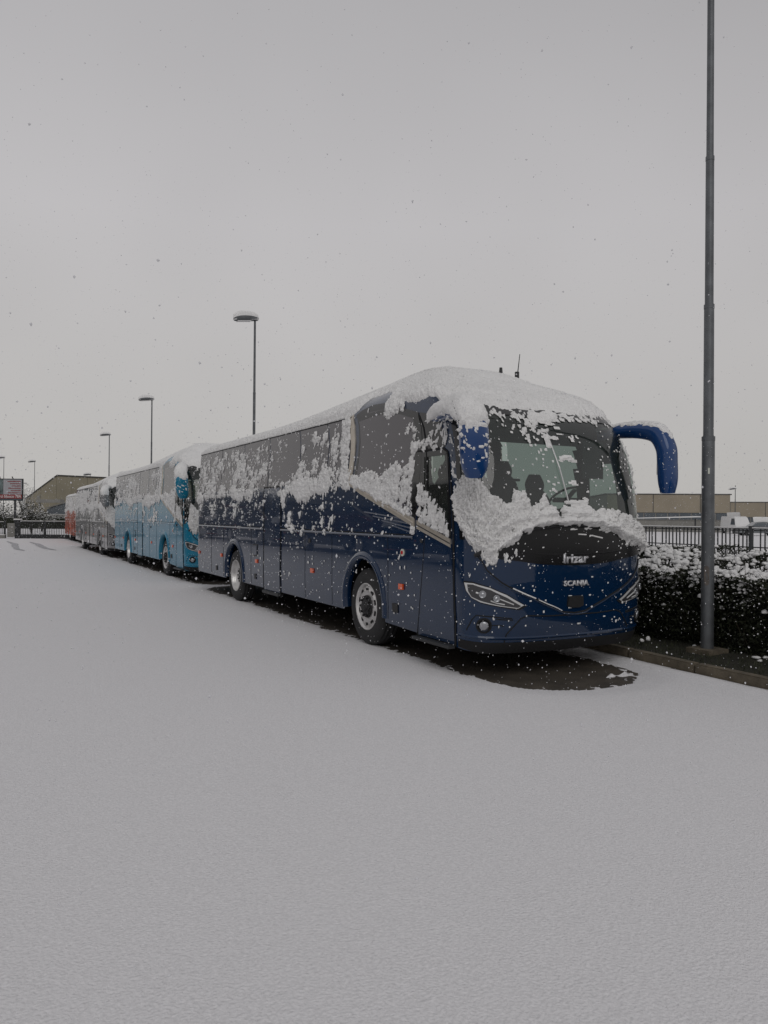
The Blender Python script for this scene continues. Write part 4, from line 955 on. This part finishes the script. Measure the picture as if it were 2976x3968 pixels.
# roadside hedge with snow behind the gate
for i, (yy_, zt_, m_, nm, lb) in enumerate(((87.5, 1.42, 'leaf', 'low_hedge', 'low dark hedge with snow along its top behind the gate'), (89., 1.60, 'greywall', 'boundary_wall', 'low grey wall capped with snow beyond the gate hedge'))):
    t = empty(nm, (0, yy_, 0), VD); tag(t, lb, 'hedge' if i == 0 else 'wall')
    if i == 0:
        rg = np.random.RandomState(5); n = 9000; C_ = np.stack([rg.uniform(-9, 9, n), rg.uniform(-.4, .4, n), rg.uniform(.1, zt_, n)], -1); P, F = quads(C_, rg.uniform(.04, .10, n), rg); obj('foliage', npmesh(P, F, False), M_['leaf'], t, 'stuff')
        MB().box((0, .1, .6), (18, .5, 1.2)).build('inner_branches', M_['leaf'], t)
        n = 1500; C_ = np.stack([rg.uniform(-9, 9, n), rg.uniform(-.45, .4, n), zt_ + rg.uniform(-.25, .05, n)], -1); P, F = quads(C_, rg.uniform(.04, .09, n), rg, .8); obj('hedge_snow', npmesh(P, F, False), M_['snow'], t, 'stuff')
    else:
        MB().box((0, 0, zt_ / 2), (24, .2, zt_)).build('wall', M_[m_], t); MB().box((0, 0, zt_ + .03), (24, .3, .06)).build('wall_snow', M_['snow'], t)
# ================================================= HALLS
def ucam(px, py, D):   # a point the surveyed distance D down the view
    mw = cob.matrix_world.to_3x3(); d_ = mw @ Vector(((px - 1488) / 2980, -(py - 1984) / 2980, -1)); return CAM + d_ * D
# left hall: slab front with a falling end
hl_ = empty('precast_hall', (1.0, 98.4, 0), R(-26.6)); tag(hl_, 'beige concrete hall with sloping end roof line behind the orange coach', 'building')
prof = [(0, 0), (0, 3.42), (3.85, 6.35), (10.4, 6.10), (24, 5.6), (24, 0)]
V = [(x, 0, z) for x, z in prof] + [(x, 30, z) for x, z in prof]; n = 6
MB().add(V, [tuple(range(n)), tuple(range(n, 2 * n))[::-1]] + [(i, n + i, n + (i + 1) % n, (i + 1) % n) for i in range(n)]).build('walls', M_['beige2'], hl_)
x = 0.
pr = [(0, 3.42), (3.85, 6.35), (10.4, 6.10), (24, 5.6)]
while x < 23.9:
    x1 = min(x + 1.9, 24); za = np.interp(x, *zip(*pr)); zb = np.interp(x1, *zip(*pr))
    MB().add([(x + .02, -.04, .4), (x1 - .02, -.04, .4), (x1 - .02, -.04, zb), (x + .02, -.04, za), (x + .02, .0, .4), (x1 - .02, .0, .4), (x1 - .02, .0, zb), (x + .02, .0, za)], [(0, 1, 2, 3), (0, 4, 5, 1), (1, 5, 6, 2), (2, 6, 7, 3), (3, 7, 4, 0)]).build('wall_panel', M_['beige2'], hl_); x = x1
for (a, b_) in zip(pr[:-1], pr[1:]):
    MB().add([(a[0], -.12, a[1]), (b_[0], -.12, b_[1]), (b_[0], -.12, b_[1] + .16), (a[0], -.12, a[1] + .16), (a[0], 30, a[1]), (b_[0], 30, b_[1]), (b_[0], 30, b_[1] + .16), (a[0], 30, a[1] + .16)], [(0, 1, 2, 3), (0, 3, 7, 4), (1, 5, 6, 2), (3, 2, 6, 7), (0, 4, 5, 1)]).build('roof_edge', M_['roofdark'], hl_)
MB().box((1.65, -.06, 3.6), (.35, .08, .6)).build('vent', M_['greywall'], hl_)
lo = empty('lean_to_shed', (3.9, 90, 0), R(-27)); tag(lo, 'low grey shed with a slanting roof in front of the beige hall', 'building')
MB().add([(-1.2, 0, 0), (6.5, 0, 0), (6.5, 0, 3.1), (1.6, 0, 3.1), (-1.2, 0, 2.2), (-1.2, 4, 0), (6.5, 4, 0), (6.5, 4, 3.1), (1.6, 4, 3.1), (-1.2, 4, 2.2)], [(0, 1, 2, 3, 4), (9, 8, 7, 6, 5), (3, 2, 7, 8), (4, 3, 8, 9), (0, 4, 9, 5), (1, 6, 7, 2)]).build('walls', M_['win'], lo)
MB().add([(-1.4, -.1, 2.22), (1.6, -.1, 3.14), (6.6, -.1, 3.14), (6.6, 4, 3.14), (1.6, 4, 3.14), (-1.4, 4, 2.22), (-1.4, -.1, 2.34), (1.6, -.1, 3.26), (6.6, -.1, 3.26), (6.6, 4, 3.26), (1.6, 4, 3.26), (-1.4, 4, 2.34)], [(0, 1, 7, 6), (1, 2, 8, 7), (6, 7, 10, 11), (7, 8, 9, 10)]).build('roof', M_['greywall'], lo)
MB().box((3.3, -.03, 1.2), (.14, .06, 2.4)).build('door_post', M_['greywall'], lo); MB().box((5.2, -.03, 1.5), (.9, .05, 2.3)).build('door', M_['steel'], lo)
cn = empty('canopy', (1.9, 84, 0), R(-27)); tag(cn, 'flat grey canopy on a post before the hall wall', 'canopy')
MB().box((.8, 0, 3.05), (2.6, 1.2, .35)).build('roof', M_['greywall'], cn); MB().box((-.3, 0, 1.45), (.12, .12, 2.9)).build('post', M_['greywall'], cn)
# right halls
def hallR(loc, rz, W, D, H, label, band, step, name='industrial_hall', pm='beige', seed=0):
    t = empty(name, loc, rz); tag(t, label, 'building')
    MB().box((W / 2, D / 2, H / 2), (W, D, H)).build('walls', M_['greywall'], t)
    x = 0
    while x < W - .1:
        x1 = min(W, x + step); MB().box(((x + x1) / 2, -.06, (H + band) / 2), (x1 - x - .12, .12, H - band)).build('wall_panel', M_[pm], t); x = x1
    MB().box((W / 2, D / 2, H + .06), (W + .3, D + .3, .12)).build('roof_edge', M_['roofdark'], t)
    MB().box((W / 2, D / 2, H + .16), (W + .2, D + .2, .08)).build('roof_snow', M_['snow'], t)
    x = .3; me = MB().box((0, -.03, band - .46), (1.25, .08, .82)).mesh(); fm = MB().box((0, -.05, band - .9), (1.35, .1, .06)).mesh()
    while x < W - 1:
        o = obj('window', me, M_['win'], t); o.location = (x + .65, 0, 0); s = obj('sill', fm, M_['greywall'], o); x += 1.42
    return t
a = ucam(2350, 1996, 96); b_ = ucam(2829, 1996, 94.2); rz = math.atan2(b_.y - a.y, b_.x - a.x)
hallR((a.x, a.y, 0), rz, (b_ - a).length, 22, 4.62, 'long low beige panelled hall with window band behind the railings', 2.42, 5.6)
a = ucam(2829, 1996, 126); b_ = ucam(3300, 1996, 120); rz = math.atan2(b_.y - a.y, b_.x - a.x)
hallR((a.x, a.y, 0), rz, (b_ - a).length, 22, 4.35, 'further beige hall at the right picture edge', 2.0, 5.2)
aw = ucam(2590, 2018, 80); t = empty('awning', (aw.x, aw.y, 0), R(-28)); tag(t, 'snow covered sloping awning before the long beige hall', 'awning')
MB().add([(-3.6, 0, 1.66), (3.4, 0, 1.86), (3.4, 1, 1.89), (-3.6, 1, 1.69), (-3.6, 0, 1.70), (3.4, 0, 1.94), (3.4, 1, 1.97), (-3.6, 1, 1.73)], [(0, 1, 2, 3), (4, 7, 6, 5), (0, 4, 5, 1), (1, 5, 6, 2), (3, 7, 4, 0)]).build('roof', M_['snow'], t)
for x in (-3.2, 3.2): MB().box((x, 1, .85), (.12, .12, 1.7)).build('post', M_['steel'], t)
# parked cars beyond the railings
def car(loc, rz, label, m, h=1.42, L_=4.2, van=False):
    t = empty('parked_car' if not van else 'parked_van', loc, rz); tag(t, label, 'van' if van else 'car')
    W = 1.7; k = L_ / 4.2
    pf = [(-2.1, .3), (-2.1, .75), (-1.9, .88), (-1.0, .95), (-.45, h - .06), (.2, h), (1.2, h - .04), (1.85, .98), (2.1, .85), (2.1, .3)] if not van else [(-2.1, .3), (-2.1, .8), (-1.8, 1.0), (-1.35, h - .1), (-1.1, h), (2.05, h), (2.1, h - .1), (2.1, .3)]
    pf = [(x * k, z) for x, z in pf]; n = len(pf)
    sec = [(-W / 2, 1), (-W / 2 + .06, 1.02), (W / 2 - .06, 1.02), (W / 2, 1)]
    V = []; 
    for yy_, s_ in sec: V += [(x * (1 if abs(yy_) == W / 2 else 1.0), yy_ * (1 - .18 * max(0, z - .9)), z * s_) for x, z in pf]
    F = [(j * n + i, j * n + (i + 1) % n, (j + 1) * n + (i + 1) % n, (j + 1) * n + i) for j in range(3) for i in range(n)] + [tuple(range(n))[::-1], tuple(3 * n + i for i in range(n))]
    obj('body', pydata(V, F, False), m, t)
    for s in (-1, 1):
        q = [(-.85 * k, .98), (-.42 * k, h - .12), (1.15 * k, h - .14), (1.6 * k, 1.0)] if not van else [(-1.7 * k, 1.05), (-1.3 * k, h - .2), (-.6 * k, h - .2), (-.6 * k, 1.05)]
        V = [(x, s * (W / 2 * (1 - .18 * max(0, z - .9)) + .01), z) for x, z in q]; obj('side_windows', pydata(V, [(0, 1, 2, 3)], False), M_['win'], t)
        for x in (-1.35 * k, 1.3 * k): V, F = revolve([(-.02, 0), (-.02, .2), (.0, .3), (.16, .3)], 16); V = [(x + b__, s * (W / 2 + .01) - s * a_, .3 + c) for a_, b__, c in V]; obj('wheel', pydata(V, F), M_['rubber'], t)
    P, N = tubegrid([(-.5 * k, 0, h), (0, 0, h + .03), (1.1 * k, 0, h), (1.3 * k, 0, h - .05)] if not van else [(-1.2 * k, 0, h), (0, 0, h + .02), (2.0 * k, 0, h)], [(.5, .045)] * (4 if not van else 3), 10, 12); obj('roof_snow', gridmesh(P), M_['snow'], t)
    return t
p = ucam(2850, 2030, 88); car((p.x, p.y, 0), R(60), 'white van parked beyond the railings at the end of the long hall', M_['white'], 1.95, 4.6, True)
p = ucam(2940, 2030, 78); car((p.x, p.y, 0), R(-35), 'grey snow topped car seen through the railings right of the big lamp post', M_['greycar'])
shrub('bush', (14.6, 6.6, 0), .45, 1.25, 'small snowy shrub poking above the hedge behind the railings', 'bush', M_['leaf'], 700, .03, seed=8)
# ================================================= THE COACHES
NAVY = paint('navy_paint', (.0022, .019, .058), .24, .08)
MIRB = paint('bright_blue_paint', (.005, .045, .165), .28, .05)
TEAL = paint('teal_paint', (.014, .19, .31), .3, .05, coat=.6)
GREY = paint('silver_paint', (.25, .25, .255), .35, .35, coat=.7)
ORNG = paint('orange_red_paint', (.50, .13, .08), .35, .1, coat=.4)
c0 = coach('coach', (0, 0, 0), NAVY, 2, 0, mirrorm=MIRB); tag(c0, 'navy blue coach nearest the viewer, plastered with snow, front to the camera', 'coach', 'coaches parked nose to tail')
c1 = coach('coach', (.12, 12.85, 0), TEAL, 1, 1, scov=.0); tag(c1, 'teal blue coach directly behind the navy coach', 'coach', 'coaches parked nose to tail')
c2 = coach('coach', (.05, 25.05, 0), GREY, 1, 2, sz=.94, scov=.12); tag(c2, 'silver grey coach third in the row behind the teal one', 'coach', 'coaches parked nose to tail')
c3 = coach('coach', (.8, 37.9, 0), ORNG, 0, 3, sz=.90, scov=.0); tag(c3, 'orange red coach last in the row by the gate', 'coach', 'coaches parked nose to tail')
# the facing row across the yard, mirrored in the paint and glass of the coaches
def copy_tree(o, parent=None):
    c = o.copy(); COL.objects.link(c)
    if parent: c.parent = parent; c.matrix_parent_inverse = o.matrix_parent_inverse
    for ch in list(o.children): copy_tree(ch, c)
    return c
DARKP = paint('slate_paint', (.02, .026, .035))
for i, (y0, src, lb) in enumerate(((6.5, c3, 'first dark coach of the facing row across the yard'), (19.5, c3, 'second coach of the facing row across the yard'), (32.5, c3, 'third coach of the facing row across the yard'), (45.5, c3, 'fourth coach of the facing row across the yard'))):
    c = copy_tree(src); c.location = (-12.2 + .15 * (i % 2), y0, 0); c.scale = (1, 1, .97); c['label'] = lb; c['group'] = 'coaches parked across the yard'
    for ch in c.children:
        if ch.name.split('.')[0] in ('body', 'rear_panel', 'arch_flare', 'mirror', 'side_moulding'): ch.material_slots[0].link = 'OBJECT'; ch.material_slots[0].material = DARKP
# ================================================= FALLING SNOW
rg = np.random.RandomState(21)
def flakes(n, box, smin, smax):
    lo = np.array(box[0]); hi = np.array(box[1]); C_ = rg.uniform(size=(n, 3)) * (hi - lo) + lo
    k = np.ones(n, bool)
    for i, (cx, cy) in enumerate(COACHES): k &= ~((C_[:, 0] > cx - .05) & (C_[:, 0] < cx + 2.6) & (C_[:, 1] > cy + .2) & (C_[:, 1] < cy + 12) & (C_[:, 2] < 3.9))
    k &= np.linalg.norm(C_ - np.array(CAM), axis=1) > 2.2
    k &= (C_[:, 2] < 2.6) | (rg.uniform(size=len(C_)) < .18)
    C_ = C_[k]; n = len(C_); S_ = smin + (smax - smin) * rg.uniform(size=n) ** 2.2
    O = np.array([(1, 0, 0), (-1, 0, 0), (0, 1, 0), (0, -1, 0), (0, 0, 1), (0, 0, -1)], float); F = np.array([(0, 2, 4), (2, 1, 4), (1, 3, 4), (3, 0, 4), (2, 0, 5), (1, 2, 5), (3, 1, 5), (0, 3, 5)])
    V = C_[:, None] + O[None] * S_[:, None, None] * rg.uniform(.45, 1.35, (n, 6, 1)); F = F[None] + (np.arange(n) * 6)[:, None, None]
    return V.reshape(-1, 3), F.reshape(-1, 3)
V1, F1 = flakes(90000, ((-9, -7, 0.05), (9, 11, 7.5)), .0022, .0066)
V2, F2 = flakes(40000, ((-9, 11, .05), (22, 40, 10)), .004, .010)
obj('falling_snow', npmesh(np.concatenate([V1, V2]), np.concatenate([F1, F2 + len(V1)]), False), M_['flake'], None, 'stuff')
